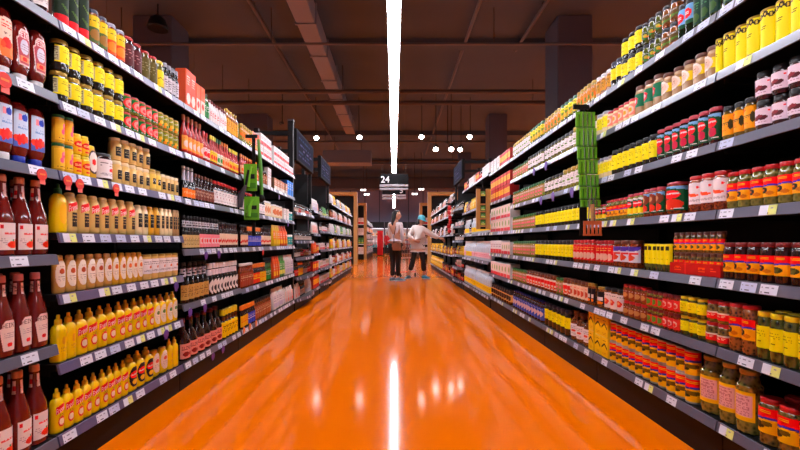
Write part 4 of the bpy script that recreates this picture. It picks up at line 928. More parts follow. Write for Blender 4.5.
column(3.72, 4.52, 9.5, 10.3, 'column_right'); column(3.82, 4.55, 16.8, 17.5, 'column_right.001'); column(3.78, 4.45, 24.1, 24.8, 'column_right.002')
column(-5.95, -5.05, 9.5, 10.3, 'column_left'); column(-6.35, -5.1, 16.8, 17.6, 'column_left.001')
for i, (y, d) in enumerate(((10.6, .16), (19.4, .2), (26.0, .3), (33.0, .3))):
    struct('ceiling_beam' + ('' if i == 0 else '.%03d' % i), G().box(-SIDE, SIDE, y, y+.3, CEIL-d, CEIL, 'concrete'))
def pipe(name, label, pts, r, mt='pipe_paint', hangers=(), cat='pipe'):
    o = thing(name, label, cat, (0, 0, 0))
    p0 = Vector(pts[0]); o.location = p0
    obj('pipe_run', G().tube([Vector(q)-p0 for q in pts], r, mt, 10), o)
    for q in hangers:
        a = Vector(q)-p0; obj('hanger_rod', G().tube([a, (a.x, a.y, CEIL-p0.z)], .012, 'pipe_dark', 6), o)
    return o
Z1 = 5.75
pipe('ceiling_pipe', 'thick dark pipe crossing the ceiling before the spotlights', [(-11, 13.25, 5.35), (11, 13.25, 5.35)], .07, 'pipe_dark', [(x, 13.25, 5.35) for x in (-9, -4.6, 4.4, 9)])
pipe('ceiling_pipe', 'short upper pipe just above the thick crossing pipe', [(-6.5, 12.2, 5.33), (6.2, 12.2, 5.33)], .06, 'pipe_dark', [(x, 12.2, 5.33) for x in (-5, -1.5, 5)])
pipe('ceiling_pipe', 'thin conduit crossing the ceiling nearest the camera', [(-11, 9.2, 5.3), (11, 9.2, 5.3)], .03, 'pipe_paint', [(x, 9.2, 5.3) for x in (-6, -2.7, 2.2, 6)])
pipe('ceiling_pipe', 'thin conduit crossing behind the spotlights', [(-11, 18.2, 5.3), (11, 18.2, 5.3)], .05, 'pipe_paint', [(x, 18.2, 5.3) for x in (-8, -3, 3, 8)])
pipe('ceiling_pipe', 'dark conduit crossing far back over the aisle sign', [(-11, 21.5, 5.1), (11, 21.5, 5.1)], .06, 'pipe_dark', [(x, 21.5, 5.1) for x in (-8, -3, 3, 8)])
pipe('ceiling_pipe', 'long conduit running lengthwise on the left ceiling', [(-3.0, -2, 5.95), (-3.0, 24, 5.95)], .05, 'pipe_dark', [(-3.0, y, 5.95) for y in (4, 9, 14, 20)])
pipe('ceiling_pipe', 'long conduit running lengthwise on the right ceiling', [(1.8, -2, 5.98), (1.8, 24, 5.98)], .04, 'pipe_paint', [(1.8, y, 5.98) for y in (4, 9, 14, 20)])
pipe('ceiling_pipe', 'short side conduit at upper right ceiling', [(3.2, -2, 5.98), (3.2, 11, 5.98)], .04, 'pipe_paint', [(3.2, y, 5.98) for y in (4, 9)])
# ribbed duct running away on the left
o = thing('air_duct', 'ribbed square air duct running along the left ceiling', 'duct', (-1.84, -1, 5.5))
obj('duct_body', G().box(-.2, .2, 0, 18.7, .0, .4, 'duct_metal', None, .02), o, False)
for q in range(12): obj('joint_flange', G().box(-.225, .225, .4+q*1.55, .45+q*1.55, -.025, .425, 'duct_metal'), o, False)
o = thing('air_duct', 'dark boxed duct crossing behind the ribbed duct', 'duct', (-3.4, 19.9, 4.72))
obj('duct_body', G().box(0, 2.3, 0, .9, 0, .6, 'duct_metal', None, .02), o, False)
for x in (.5, 1.8): obj('hanger_rod', G().tube([(x, .45, .6), (x, .45, CEIL-4.72)], .015, 'pipe_dark', 6), o)
o = thing('air_duct', 'wide dark duct crossing before the back wall', 'duct', (-9, 30.0, 4.75))
obj('duct_body', G().box(0, 18, 0, .9, 0, .75, 'pipe_dark', None, .03), o, False)
for x in (2, 7, 11, 16): obj('hanger_rod', G().tube([(x, .45, .75), (x, .45, CEIL-4.85)], .015, 'pipe_dark', 6), o)
# small things on the ceiling
o = thing('pendant_speaker', 'black cone pendant speaker above the left shelves', 'speaker', (-5.12, 9.06, 5.55))
obj('speaker_body', G().revolve([(.2, 0), (.215, .03), (.16, .2), (.07, .29), (.03, .31)], 'black_steel', 18), o)
obj('cable', G().tube([(0, 0, .3), (0, 0, CEIL-5.55)], .012, 'black_steel', 6), o)
def camera_dome(x, y, z, label):
    o = thing('ceiling_camera', label, 'camera', (x, y, z))
    obj('camera_body', G().tube([(0, 0, .04), (0, -.22, -.02)], [.06, .05], 'black_steel', 10), o)
    obj('lens', G().tube([(0, -.22, -.02), (0, -.235, -.024)], .035, 'grey_steel', 10), o)
    obj('stem', G().tube([(0, 0, .04), (0, 0, CEIL-z)], .015, 'black_steel', 6), o)
camera_dome(.72, 15.2, 5.95, 'small dark ceiling camera right of the strip light'); camera_dome(-3.9, 14.6, 5.05, 'small dark ceiling camera above the left header sign'); camera_dome(2.0, 15.6, 4.6, 'small dark ceiling camera below the right spotlights')

# strip lights
emit('tube_light', (244, 244, 255), 46)
def strip(y0, y1, label):
    o = thing('strip_light', label, 'light', (0, (y0+y1)/2, 3.6), 0, 'strip lights above the aisle'); hl = (y1-y0)/2 - .008
    obj('diffuser', G().box(-.072, .072, -hl, hl, 0, .025, 'tube_light'), o, False)
    obj('housing', G().box(-.08, .08, -hl, hl, .0255, .09, 'white_plastic'), o, False)
    for e in (-hl*.7, hl*.7): obj('hanger_wire', G().tube([(0, e, .09), (0, e, CEIL-3.6)], .004, 'pipe_dark', 5), o)
ys = [-1.9 + 3.0*q for q in range(7)]
for q in range(6): strip(ys[q], ys[q+1], 'bright white strip light over the aisle, %s from the camera' % ordinal(q+1))
ys = [23.0 + 3.23*q for q in range(4)]
for q in range(3): strip(ys[q], ys[q+1], 'white strip light beyond the aisle signs, %s one back' % ordinal(q+1))
for xx in (-10.9, -5.5, 5.5, 10.9):  # unseen strips added to even out light on the lower shelves
    for q in range(3):
        o = thing('strip_light', 'added unseen fill strip over the hidden aisle %s, %s along' % ({-10.9: 'second to the left', -5.5: 'next on the left', 5.5: 'next on the right', 10.9: 'second to the right'}[xx], ordinal(q+1)), 'light', (xx, 4 + 11.5*q, 3.6), 0, 'added unseen fill strips over the neighbouring aisles')
        obj('diffuser', G().box(-.15, .15, -5.6, 5.6, 0, .025, 'tube_light'), o, False); obj('housing', G().box(-.16, .16, -5.6, 5.6, .0255, .09, 'white_plastic'), o, False)
        for e in (-4, 4): obj('hanger_wire', G().tube([(0, e, .09), (0, e, CEIL-3.6)], .004, 'pipe_dark', 5), o)
# spotlights
emit('lamp_face', (255, 240, 232), 40); emit('lamp_small', (255, 240, 236), 6)
def spot(px, py, y, label, tilt):
    x, z = (px-VX)*y/F, H + (VY-py)*y/F
    o = thing('ceiling_spotlight', label, 'spotlight', (x, y, z), 0, 'track spotlights')
    d = Vector((tilt, -.75, -.8)).normalized()
    obj('lamp_housing', G().tube([d*-.2, d*-.16, d*-.005], [.06, .09, .1], 'black_steel', 14), o)
    obj('lamp_face', G().tube([d*-.004, d*.006], [.085, .08], 'lamp_face', 14), o)
    obj('stem', G().tube([d*-.18, (d.x*-.18, d.y*-.18, CEIL-z)], .012, 'black_steel', 6), o)
for a in ((316.5, 138, 14.8, 'lit ceiling spotlight farthest left, above the left header signs', .3), (359.5, 137.5, 14.8, 'lit ceiling spotlight just left of the strip light', .2), (421.5, 137, 14.8, 'lit ceiling spotlight just right of the strip light', -.1), (469.5, 137, 14.8, 'lit ceiling spotlight farthest right, in front of the column', -.3), (435.8, 149.5, 14.4, 'lit lower ceiling spotlight, left one of three', -.1), (451.2, 149.3, 14.4, 'lit lower ceiling spotlight, middle one of three', -.1), (460.2, 149.6, 15.2, 'lit lower ceiling spotlight, right one of three', -.3)): spot(*a)
def twin(px, py, label):
    y = 24.0; x, z = (px-VX)*y/F, H + (VY-py)*y/F
    o = thing('twin_lamp', label, 'light', (x, y, z), 0, 'twin lamps hanging at the back')
    obj('lamp_bar', G().box(-.17, .17, .0, .1, -.06, .06, 'black_steel'), o, False)
    for e in (-.085, .085): obj('lamp_face', G().box(e-.065, e+.065, -.012, -.001, -.045, .045, 'lamp_small'), o, False)
    obj('stem', G().tube([(0, .05, .06), (0, .05, CEIL-z)], .012, 'black_steel', 6), o)
twin(363.3, 190, 'small lit twin lamp, upper one left of the aisle sign'); twin(366.7, 194.4, 'small lit twin lamp, lower one left of the aisle sign'); twin(421.3, 189.3, 'small lit twin lamp, upper one right of the aisle sign'); twin(414.7, 194, 'small lit twin lamp, lower one right of the aisle sign')

# aisle signs
mat('sign_black', (7, 7, 9), .75, spec=.2); mat('sign_silver', (150, 144, 148), .3); mat('sign_white', (240, 236, 236), .5)
def lettering(body, size, mt, bold=.0):
    c = bpy.data.curves.new('digits', 'FONT'); c.body = body; c.size = size; c.extrude = .004; c.offset = bold; c.align_x = 'LEFT'; c.align_y = 'CENTER'
    t = bpy.data.objects.new('tmp', c); C.objects.link(t)
    dg = bpy.context.evaluated_depsgraph_get(); me = bpy.data.meshes.new_from_object(t.evaluated_get(dg)); me.name = 'digits'
    bpy.data.objects.remove(t); me.materials.clear(); me.materials.append(MATS[mt]); return me
def aisle_sign(y, z0, label, digits, dx):
    o = thing('aisle_sign', label, 'sign', (0, y, z0))
    w = .475
    obj('sign_board', G().box(-w, w, -.02, .02, .2, .53, 'sign_black', None, .006), o, False)
    for a, bz in ((.112, .19), (.0, .072)): obj('sign_bar', G().box(-w-.01, w+.01, -.025, .025, a, bz, 'sign_silver', None, .008), o, False)
    d = link('digits', lettering(digits, .3, 'sign_white', .003), o); d.location = (dx, -.0255, .34); d.rotation_euler = (PI/2, 0, 0)
    for e in (-.4, .4): obj('hanger_wire', G().tube([(e, 0, .53), (e, 0, CEIL-z0)], .004, 'pipe_dark', 5), o); obj('sign_bracket', G().box(e-.01, e+.01, -.012, .012, .085, .2, 'sign_black'), o, False)
aisle_sign(14.0, 2.68, 'black hanging aisle sign with white number 24', '24', -.445)
aisle_sign(17.0, 2.68, 'second black aisle sign hanging behind the number 24 sign', '5', .22)

# header signs over the curved units
def header(side, y0, y1, zb, zt, label, seed):
    s = -1 if side == 'L' else 1; lip = (LIP_L if s < 0 else LIP_R) + .03
    o = thing('header_sign', label, 'sign', (s*lip, (y0+y1)/2, 0), PI/2 if s < 0 else -PI/2)
    w = y1-y0
    rd = random.Random(seed); a = Art((30, 30, 42), 24, 14)  # blue-grey tones painted in for reflections on the dark panel
    for q in range(5): a.scr(.1, .1+.16*q, .9, .2+.16*q, 1, [(70, 70, 96), (50, 60, 80), (90, 84, 110)][q % 3], .5, seed+q)
    obj('sign_panel', G().box(-w/2, w/2, -.03, .03, zb, zt, 'sign_black', None, .008), o, False)
    obj('reflection_face', G().flat(a, (-w/2+.03, -.0312, zb+.03), (w-.06, 0, 0), (0, 0, zt-zb-.06), 'matte_tint'), o, False)
    e = 1 if s < 0 else -1; x = e*(w/2-.025)
    obj('side_panel', G().box(x-.01, x+.01, .06, .49, 1.56, zb-.01, 'black_card'), o, False)
    obj('front_post', G().box(x-.014, x+.014, .0, .045, 1.56, zb-.001, 'black_steel'), o, False)
    for e in (-1, 1):
        x = e*(w/2-.03)
        obj('post', G().box(x-.03, x+.03, .5, .56, 0.02, zt, 'black_steel'), o, False)
        obj('arm', G().box(x-.02, x+.02, .03, .5, zt-.1, zt-.04, 'black_steel'), o, False)
header('L', 5.72, 6.9, 2.06, 2.5, 'dark header sign over the nearer left curved shelves', 3)
header('L', 7.62, 8.75, 2.12, 2.52, 'dark header sign over the farther left curved shelves', 13)
header('R', 8.29, 9.42, 2.2, 2.6, 'dark header sign over the right curved shelves', 23)
o = thing('end_post', 'tall black post closing the end of the left shelving run', 'post', (-LIP_L-.02, 5.612, 0))
obj('post_body', G().box(-.07, 0, -.03, .03, 0, 2.56, 'black_steel'), o, False); obj('post_cap', G().box(-.075, .005, -.034, .034, 2.5605, 2.58, 'grey_steel'), o, False)

# wooden portals at the cross aisle
def portal(xa, xb, y, h, label, shelves=False):
    o = thing('wooden_portal', label, 'frame', ((xa+xb)/2, y, 0)); w = abs(xb-xa)/2; t = .14
    for e in (-1, 1): obj('post', G().box(min(e*w, e*(w-t)), max(e*w, e*(w-t)), 0, .3, 0, h-t, 'wood_light'), o, False)
    obj('top_beam', G().box(-w, w, 0, .3, h-t+.0005, h, 'wood_light'), o, False)
    obj('dark_backing', G().box(-w+t, w-t, .26, .3, 0, h-t, 'black_steel'), o, False)
    if shelves:
        for z in (.3, .8, 1.3, 1.85): obj('shelf', G().box(-w+t, w-t, .02, .26, z, z+.03, 'white_card'), o, False)
    return o
portal(-1.52, -2.75, 17.2, 3.0, 'tall light-wood portal at the left cross aisle')
portal(1.40, 2.65, 17.2, 3.0, 'tall light-wood portal at the right cross aisle')
portal(-1.45, -2.05, 22.0, 3.0, 'wooden framed shelf end beyond the left portal', True)
portal(1.35, 1.95, 22.0, 3.0, 'wooden framed shelf end beyond the right portal', True)
for e, kk in ((-1, ('white_box', 'greenbag', 'white_box', 'white_pack')), (1, ('white_box', 'whitebag', 'white_box', 'white_pack'))):
    for q, z in enumerate((.3, .8, 1.3, 1.85)):
        for i in range(2):
            kx = KIND[kk[q]]; hh = .34/proto(kk[q])[1]
            put(kk[q], (-1.826 if e < 0 else 1.574) + i*.152, 22.13, z+.031, 0, '%s, %s one on %s shelf of %s wooden end' % (kx[2], ['inner' if e > 0 else 'outer', 'outer' if e > 0 else 'inner'][i], ['lowest', 'third', 'second', 'top'][q], 'left' if e < 0 else 'right'), 'goods in the wooden shelf ends', (min(hh, .14/proto(kk[q])[0]), 1, hh))
# gondolas beyond the portals
for side, xx in (('L', 1.45), ('R', 1.45)):
    sd = 'left' if side == 'L' else 'right'
    for q in range(3):
        far_run(side, 22.5 + q*2.2, 24.6 + q*2.2, [1.9, 1.5, 1.1, .7, .3], 'far bay %s past %s wooden end' % (ORD[q+1], sd), 'far shelving bay %s past the %s wooden end' % (ORD[q+1], sd), [[('whitebag', .3), ('dark_s', .26)], [('redypack', .24), ('white_box', .26)], [('whitebag', .28), ('brownk', .26)], [('pinkpack', .24), ('dark_p', .25)]], 2.0, lip=xx, dens=.1)

# back of the store: chillers, red stand, till person
emit('chiller_glow', (226, 232, 246), 1.6)
for q in range(6):
    x = -5.4 + q*1.85
    o = thing('chiller_cabinet', 'lit open chiller cabinet against the back wall, %s from the left' % ordinal(q+1), 'chiller', (x, 33.6, 0), 0, 'chiller cabinets at the back wall')
    obj('cabinet_body', G().box(-.9, .9, .85, .95, 0, 2.55, 'black_steel').box(-.9, .9, 0, .85, 0, .5, 'black_steel').box(-.9, .9, 0, .85, 2.05, 2.55, 'black_card'), o, False)
    obj('light_strip', G().box(-.85, .85, .03, .09, 2.0, 2.049, 'chiller_glow'), o, False)
    obj('lit_back', G().box(-.88, .88, .83, .849, .5, 2.05, 'white_plastic'), o, False)
    for z in (.9, 1.4): obj('shelf', G().box(-.88, .88, .1, .82, z, z+.03, 'white_plastic'), o, False)
    for z, kk in ((.501, 'tealtub'), (.931, 'white_box'), (1.431, 'creamtub')):
        for i in range(5):
            pr = proto(kk); sc = .3/pr[1]
            put(kk, x - .66 + i*.33, 33.9, z, 0, '%s, %s across, %s level of %s chiller' % (KIND[kk][2], ordinal(i+1), {.501: 'lowest', .931: 'middle', 1.431: 'upper'}[z], ordinal(q+1)), 'goods in the back chillers', (min(sc, .29/pr[0]),)*2 + (sc,))
mat('stand_red', (214, 22, 26), .4)
o = thing('promotion_stand', 'tall red promotion stand at the far end of the aisle', 'stand', (-.93, 28.0, 0))
obj('stand_body', G().box(-.19, .19, -.15, .15, .06, 1.55, 'stand_red', None, .03), o, False); obj('stand_foot', G().box(-.22, .22, -.18, .18, 0, .06, 'black_steel'), o, False)
obj('header_card', G().box(-.19, .19, -.02, .02, 1.55, 1.7, 'stand_red'), o, False)

# promo tags on the price rails
mat('tag_red', (222, 44, 30), .4); mat('tag_purple', (92, 50, 150), .4); mat('tag_orange', (236, 130, 40), .4); mat('tag_pink', (232, 110, 100), .4)
def tag_at(px, py, side, col, label, size=.05, ribbon=False):
    lip = (LIP_L if side == 'L' else LIP_R) - .0215; s = -1 if side == 'L' else 1
    y = F*lip/abs(px-VX); z = H + (VY-py)*y/F
    o = thing('hanging_tag', label, 'tag', (s*lip, y, z), PI/2 if s < 0 else -PI/2, '%s promotion tags' % col)
    mt = 'tag_' + col; g = G()
    if ribbon:
        g.tube([(0, -.003, 0), (0, .0, 0)], size*.52, mt, 20)
        obj('rosette', g, o, False)
        obj('ribbon_tails', G().box(-size*.2, size*.4, -.0005, .001, -size*.85, -size*.4, 'tag_pink'), o, False)
        obj('printed_mark', G().box(-size*.3, size*.3, -.0042, -.0032, -size*.06, size*.08, 'tag_orange'), o, False)
    else:
        g.tube([(0, -.003, 0), (0, 0, 0)], size*.5, mt, 14); obj('disc', g, o, False)
        obj('tail', G().box(-size*.3, size*.3, -.001, .001, -size*.62, -size*.3, mt), o, False)
        obj('clip', G().box(-size*.1, size*.1, .0002, .004, 0, size*.55, 'clear_bluish'), o, False)
tag_at(41.5, 174.5, 'L', 'red', 'red rosette tag over the tall ketchup bottles', .042, True)
tag_at(4, 80, 'L', 'red', 'red rosette tag under the cream-label ketchup', .05, True)
tag_at(67.5, 181, 'L', 'red', 'red rosette tag below the green-lidded tubs, first of two', .042, True)
tag_at(79.5, 184, 'L', 'red', 'red rosette tag below the small red-label jars, second of two', .042, True)
tag_at(116, 188.5, 'L', 'red', 'round red tag under the black-label mustard jars', .042, True)
for a in ((206, 255, 'under the soy sauce, first'), (219, 254, 'under the soy sauce, second'), (190, 312, 'over the pink-label brown bottles, first'), (205, 307.5, 'over the pink-label brown bottles, second'), (176, 286, 'under the wide white-label jars'), (166, 334, 'over the squat mustard bottles'), (213, 356, 'on the lowest rail, first'), (223, 349, 'on the lowest rail, second'), (279, 197, 'over the cream tubs'), (288, 224, 'over the teal tub')):
    tag_at(a[0], a[1], 'L', 'purple', 'purple round tag %s' % a[2], .05)
for a in ((244, 330, 'first'), (250, 326, 'second'), (256, 323, 'third')): tag_at(a[0], a[1], 'L', 'orange', 'orange tag on the lowest left rail, %s from near' % a[2], .05)
tag_at(263, 252, 'L', 'red', 'round red tag under the blue-label bottles', .05)
for a in ((534, 171, 'first pair, far one under second shelf'), (546, 165.5, 'near one under second shelf'), (541, 200, 'far one under third shelf'), (553, 196, 'middle one under third shelf'), (572, 192, 'near one under third shelf')): tag_at(a[0], a[1], 'R', 'purple', 'purple round tag, %s' % a[2], .065)

# hanging strips of kitchen tools
mat('lime_silicone', (110, 190, 40), .3, 0, .3); mat('lime_dark', (70, 140, 30), .35); mat('wire_steel', (190, 190, 186), .25, .9); mat('copper', (206, 100, 50), .35); mat('utensil_wood', (190, 140, 90), .5)
def strip_thing(x, y, ztop, zbot, label, w=.05):
    o = thing('hanging_strip', label, 'strip', (x, y, zbot))
    obj('hanging_bracket', G().box(-.07, .035, .0, .012, ztop-zbot-.03, ztop-zbot, 'black_steel').tube([(0, .006, ztop-zbot-.03), (0, -.02, ztop-zbot-.06), (0, .01, ztop-zbot-.07)], .005, 'black_steel', 6), o, False)
    obj('strip_band', G().box(-w/2, w/2, .012, .016, 0, ztop-zbot-.02, 'black_steel'), o, False)
    return o
yS = 2.77; xS = 1.268
strip_thing(xS+.005, yS+.03, H+(VY-103)*yS/F, H+(VY-236)*yS/F, 'black hook strip carrying the green spatulas')
def spat(i, pa, pb):
    za, zb = H+(VY-pa)*yS/F, H+(VY-pb)*yS/F; hh = za-zb
    o = thing('spatula', 'lime green slotted spatula on the hanging strip, %s from the top' % ordinal(i+1), 'spatula', (xS, yS - .012*i, zb), random.uniform(-.08, .08), 'green spatulas on the strip')
    g = G()
    w = .057
    for q in range(5):
        x = -w + q*w/2 ; g.box(x-.008, x+.008, -.004, .004, 0, hh*.86, 'lime_silicone')
    g.box(-w-.008, w+.008, -.005, .005, hh*.86, hh, 'lime_silicone').box(-w-.008, w+.008, -.0045, .0045, 0, hh*.1, 'lime_dark')
    obj('blade', g, o, False)
    for e in (-.028, 0, .028): obj('steel_rib', G().tube([(e+.008, -.007, 0.004), (e+.008, -.007, hh*.97)], .003, 'wire_steel', 6), o)
    obj('backing_card', G().box(-w-.004, w+.004, .0055, .0075, .002, hh-.002, 'lime_dark'), o, False)
for i, (a, bb) in enumerate(((112, 128), (129, 147), (148, 160), (161, 175), (176, 187), (188, 200), (201, 208))): spat(i, a, bb)
z0 = H+(VY-236)*yS/F
o = thing('slotted_turner', 'orange slotted turner at the bottom of the green strip', 'turner', (xS, yS-.1, z0))
g = G()
for q in range(5): g.box(-.05+q*.025-.007, -.05+q*.025+.007, -.003, .003, .01, .07, 'copper')
g.box(-.06, .06, -.0035, .0035, 0, .012, 'copper').box(-.058, .058, -.0035, .0035, .07, .095, 'copper')
obj('blade', g, o, False); obj('handle', G().tube([(0, 0, .095), (0, .004, .2)], [.01, .013], 'utensil_wood', 10), o)
for e in (-.025, .02): obj('wire_handle', G().tube([(e, .004, .095), (e*.5, .006, .24)], .004, 'wire_steel', 6), o)
yT = 3.66; xT = -1.25
strip_thing(xT, yT+.05, H+(VY-133)*yT/F, H+(VY-236)*yT/F, 'black hook strip carrying green packs in front of left shelves', .03)
def gpack(i, xa, xb, pa, pb, label):
    za, zb = H+(VY-pa)*yT/F, H+(VY-pb)*yT/F; hh = za-zb; w = (xb-xa)*yT/F
    o = thing('hanging_utensil_pack', label, 'pack', (((xa+xb)/2-VX)*yT/F, yT-.02*i, zb), 0, 'green utensil packs')
    obj('green_card', G().box(-w/2, w/2, -.004, .004, 0, hh, 'lime_silicone', None, .001).box(-w*.42, w*.42, -.0065, -.0045, hh*.1, hh*.3, 'lime_dark'), o, False)
    obj('handle', G().tube([(-w*.15, -.018, hh*.15), (-w*.1, -.02, hh*.6), (w*.1, -.016, hh*.9)], [.016, .02, .012], 'lime_silicone', 10), o)
    obj('dark_blade', G().box(-w*.3, w*.35, -.012, -.007, hh*.45, hh*.62, 'black_card'), o, False)
gpack(0, 244, 257, 164, 191, 'upper lime green utensil pack on the left strip')
gpack(1, 245, 260, 197, 220, 'lower lime green utensil pack on the left strip')
o = thing('kitchen_tongs', 'black tongs hanging between the two green packs', 'tongs', (-1.318, yT-.08, H+(VY-208)*yT/F))
obj('jaw', G().tube([(-.0, 0, 0), (.01, -.01, .1), (.05, 0, .19)], [.022, .03, .012], 'grey_steel', 8), o); obj('handle', G().tube([(.05, 0, .19), (.07, .005, .32)], [.012, .01], 'black_steel', 8), o)
o = thing('hanging_ladle', 'thin dark green ladle hanging beside the left strip', 'ladle', ((261-VX)*yT/F, yT+.02, H+(VY-196)*yT/F))
obj('handle', G().tube([(0, 0, 0), (-.01, 0, .25), (-.03, 0, .5)], [.016, .018, .012], 'lime_dark', 8), o); obj('bowl', G().ball((0, -.01, -.02), (.03, .02, .035), 'black_steel'), o)
# wooden rack with green packs, right run
yW = 5.78; xa, xb = (476.3-VX)*yW/F, (489.5-VX)*yW/F; zt, zb = H+(VY-189)*yW/F, H+(VY-229)*yW/F
o = thing('hanging_rack', 'narrow wooden rack hanging in front of the right shelves', 'rack', ((xa+xb)/2, yW, zb))
w = (xb-xa)/2
for e in (-1, 1): obj('side_rail', G().box(min(e*w, e*(w-.05)), max(e*w, e*(w-.05)), -.03, .03, 0, zt-zb, 'wood_light'), o, False)
for q in range(4): obj('rung', G().box(-w+.05, w-.05, -.025, -.015, .03+q*.1, .05+q*.1, 'wood_light'), o, False)
obj('back_board', G().box(-w+.05, w-.05, .02, .03, 0, zt-zb, 'black_steel'), o, False)
obj('hook', G().tube([(0, .02, zt-zb-.01), (0, .02, zt-zb+.1), (0, .2, zt-zb+.12)], .008, 'black_steel', 6), o)
for q in range(4): put('greenbag', (xa+xb)/2, yW - .0, zb + .052 + q*.1 + (.1 if q == 3 else 0), 0, 'small green packet in the wooden rack, %s from the bottom' % ordinal(q+1), 'green packets in the wooden rack', (.9, .6, .36))
# red chilli strip, right
yC = 9.38; xC = 1.24
strip_thing(xC, yC+.05, H+(VY-203)*yC/F, H+(VY-234)*yC/F, 'hook strip of red snack packs by the right shelves', .03)
for q in range(6):
    o = thing('snack_pack', 'shiny red snack pack on the hook strip, %s from the top' % ordinal(q+1), 'pack', (xC + random.uniform(-.02, .02), yC, H+(VY-(210+4.6*q))*yC/F), random.uniform(-.3, .3), 'red snack packs on the strip')
    obj('pack_body', G().ball((0, 0, .04), (.045, .018, .044), 'stand_red', 12, 8), o); obj('pack_header', G().box(-.04, .04, -.002, .002, .085, .105, 'tag_pink'), o, False)
# ------------------------------------------------------------------ people
mat('skin', (196, 140, 112), .5); mat('hair_black', (9, 7, 8), .5); mat('shirt_white', (226, 214, 216), .7, bump=.15, scale=30); mat('shirt_cream', (230, 214, 206), .7, bump=.2, scale=24)
mat('trousers_black', (16, 14, 18), .7); mat('cap_cyan', (70, 178, 196), .6); mat('shoe_grey', (130, 140, 150), .5); mat('shoe_blue', (50, 130, 160), .5); mat('bag_tan', (150, 96, 66), .5); mat('lips', (150, 70, 66), .5); mat('eye_dark', (20, 14, 12), .2); mat('sole_white', (210, 206, 204), .5)
mat('shirt_red', (200, 26, 30), .6)
def skin_mesh(name, verts, edges, radii, mt, root=0, sub=2):
    me = bpy.data.meshes.new(name); me.from_pydata([tuple(v) for v in verts], edges, [])
    o = bpy.data.objects.new('tmp_skin', me); C.objects.link(o)
    o.modifiers.new('s', 'SKIN').use_smooth_shade = True
    for i, d in enumerate(me.skin_vertices[0].data):
        r = radii[i]; d.radius = r if isinstance(r, tuple) else (r, r); d.use_root = (i == root)
    sm = o.modifiers.new('d', 'SUBSURF'); sm.levels = sub; sm.render_levels = sub
    bpy.context.view_layer.update()
    dg = bpy.context.evaluated_depsgraph_get()
    out = bpy.data.meshes.new_from_object(o.evaluated_get(dg)); out.name = name
    bpy.data.objects.remove(o); bpy.data.meshes.remove(me)
    out.materials.clear(); out.materials.append(MATS[mt])
    return out
def join(meshes, name):
    """one mesh out of several (hands and head onto the body)"""
    g = []; v = []; f = []; mi = []; mats = []
    for me in meshes:
        b = len(v); v += [tuple(q.co) for q in me.vertices]
        for p in me.polygons:
            f.append(tuple(b+i for i in p.vertices)); mt = me.materials[p.material_index]
            if mt not in mats: mats.append(mt)
            mi.append(mats.index(mt))
    out = bpy.data.meshes.new(name); out.from_pydata(v, [], f)
    for mt in mats: out.materials.append(mt)
    out.polygons.foreach_set('material_index', mi); out.shade_smooth(); out.update(); return out
def hand(wrist, d, palm, curl=.5, thumb=1):
    """palm and five bent fingers from the wrist along d; palm = inward facing direction"""
    d = Vector(d).normalized(); pn = Vector(palm); pn = (pn - d*pn.dot(d)).normalized(); sd = d.cross(pn)*thumb; w = Vector(wrist)
    g = G(); g.tube([w-d*.01, w+d*.03, w+d*.085], [.024, .034, .034], 'skin', 10)
    for k, (off, ln) in enumerate(((-.028, .058), (-.0095, .07), (.0095, .075), (.028, .068))):
        a = w + d*.08 - sd*off*-1; p = [a]; ang = .15
        for q in range(3):
            ang += curl*.55; p.append(p[-1] + (d*math.cos(ang) + pn*math.sin(ang))*ln*(.44 if q == 0 else .3))
        g.tube(p, [.0095, .009, .0085, .006], 'skin', 7)
    a = w + d*.03 + sd*.03
    p = [a, a + (d*.6 + sd*.6 + pn*.3)*.04, a + (d*.9 + sd*.55 + pn*.5)*.068, a + (d*1.1 + sd*.4 + pn*.7)*.09]
    g.tube(p, [.013, .0115, .0105, .007], 'skin', 7)
    return g.mesh('hand')
def head(c, fwd, mt='skin'):
    """head centred at c looking along fwd: skull, jaw, nose, brow, ears, eyes, mouth"""
    f = Vector(fwd).normalized(); up = Vector((0, 0, 1)); up = (up - f*up.dot(f)).normalized(); r = f.cross(up)
    P = lambda a, b_, c_: tuple(Vector(c) + r*a + f*b_ + up*c_)
    g = G()
    t = G().ball((0, 0, 0), (1, 1, 1), mt, 24, 18)
    for i, q in enumerate(t.v):
        x, y, z = q
        wx = .074*(1 - .22*max(0, -z)**1.3); wy = .094; k = 1.0
        yy = y*wy
        if z < 0: yy = y*wy*(1-.2*(-z)) + .012*(-z)
        if y > .55 and abs(x) < .3: yy += .006*max(0, 1-abs(z+.1)*3)
        t.v[i] = P(x*wx, yy, z*.118)
    g.add(t)
    b0 = len(g.v)
    n = G().ball((0, 0, 0), (.013, .016, .024), mt, 10, 8); n.v = [P(x, .094+y, z-.012) for x, y, z in n.v]; g.add(n)
    for e in (-1, 1):
        n = G().ball((0, 0, 0), (.008, .02, .03), mt, 8, 6); n.v = [P(e*.075+x, y-.005, z-.008) for x, y, z in n.v]; g.add(n)
        n = G().ball((0, 0, 0), (.012, .007, .007), 'eye_dark', 8, 6); n.v = [P(e*.03+x, .083+y, z+.012) for x, y, z in n.v]; g.add(n)
    n = G().ball((0, 0, 0), (.022, .008, .008), 'lips', 8, 6); n.v = [P(x, .083+y, z-.055) for x, y, z in n.v]; g.add(n)
    return g.mesh('head')
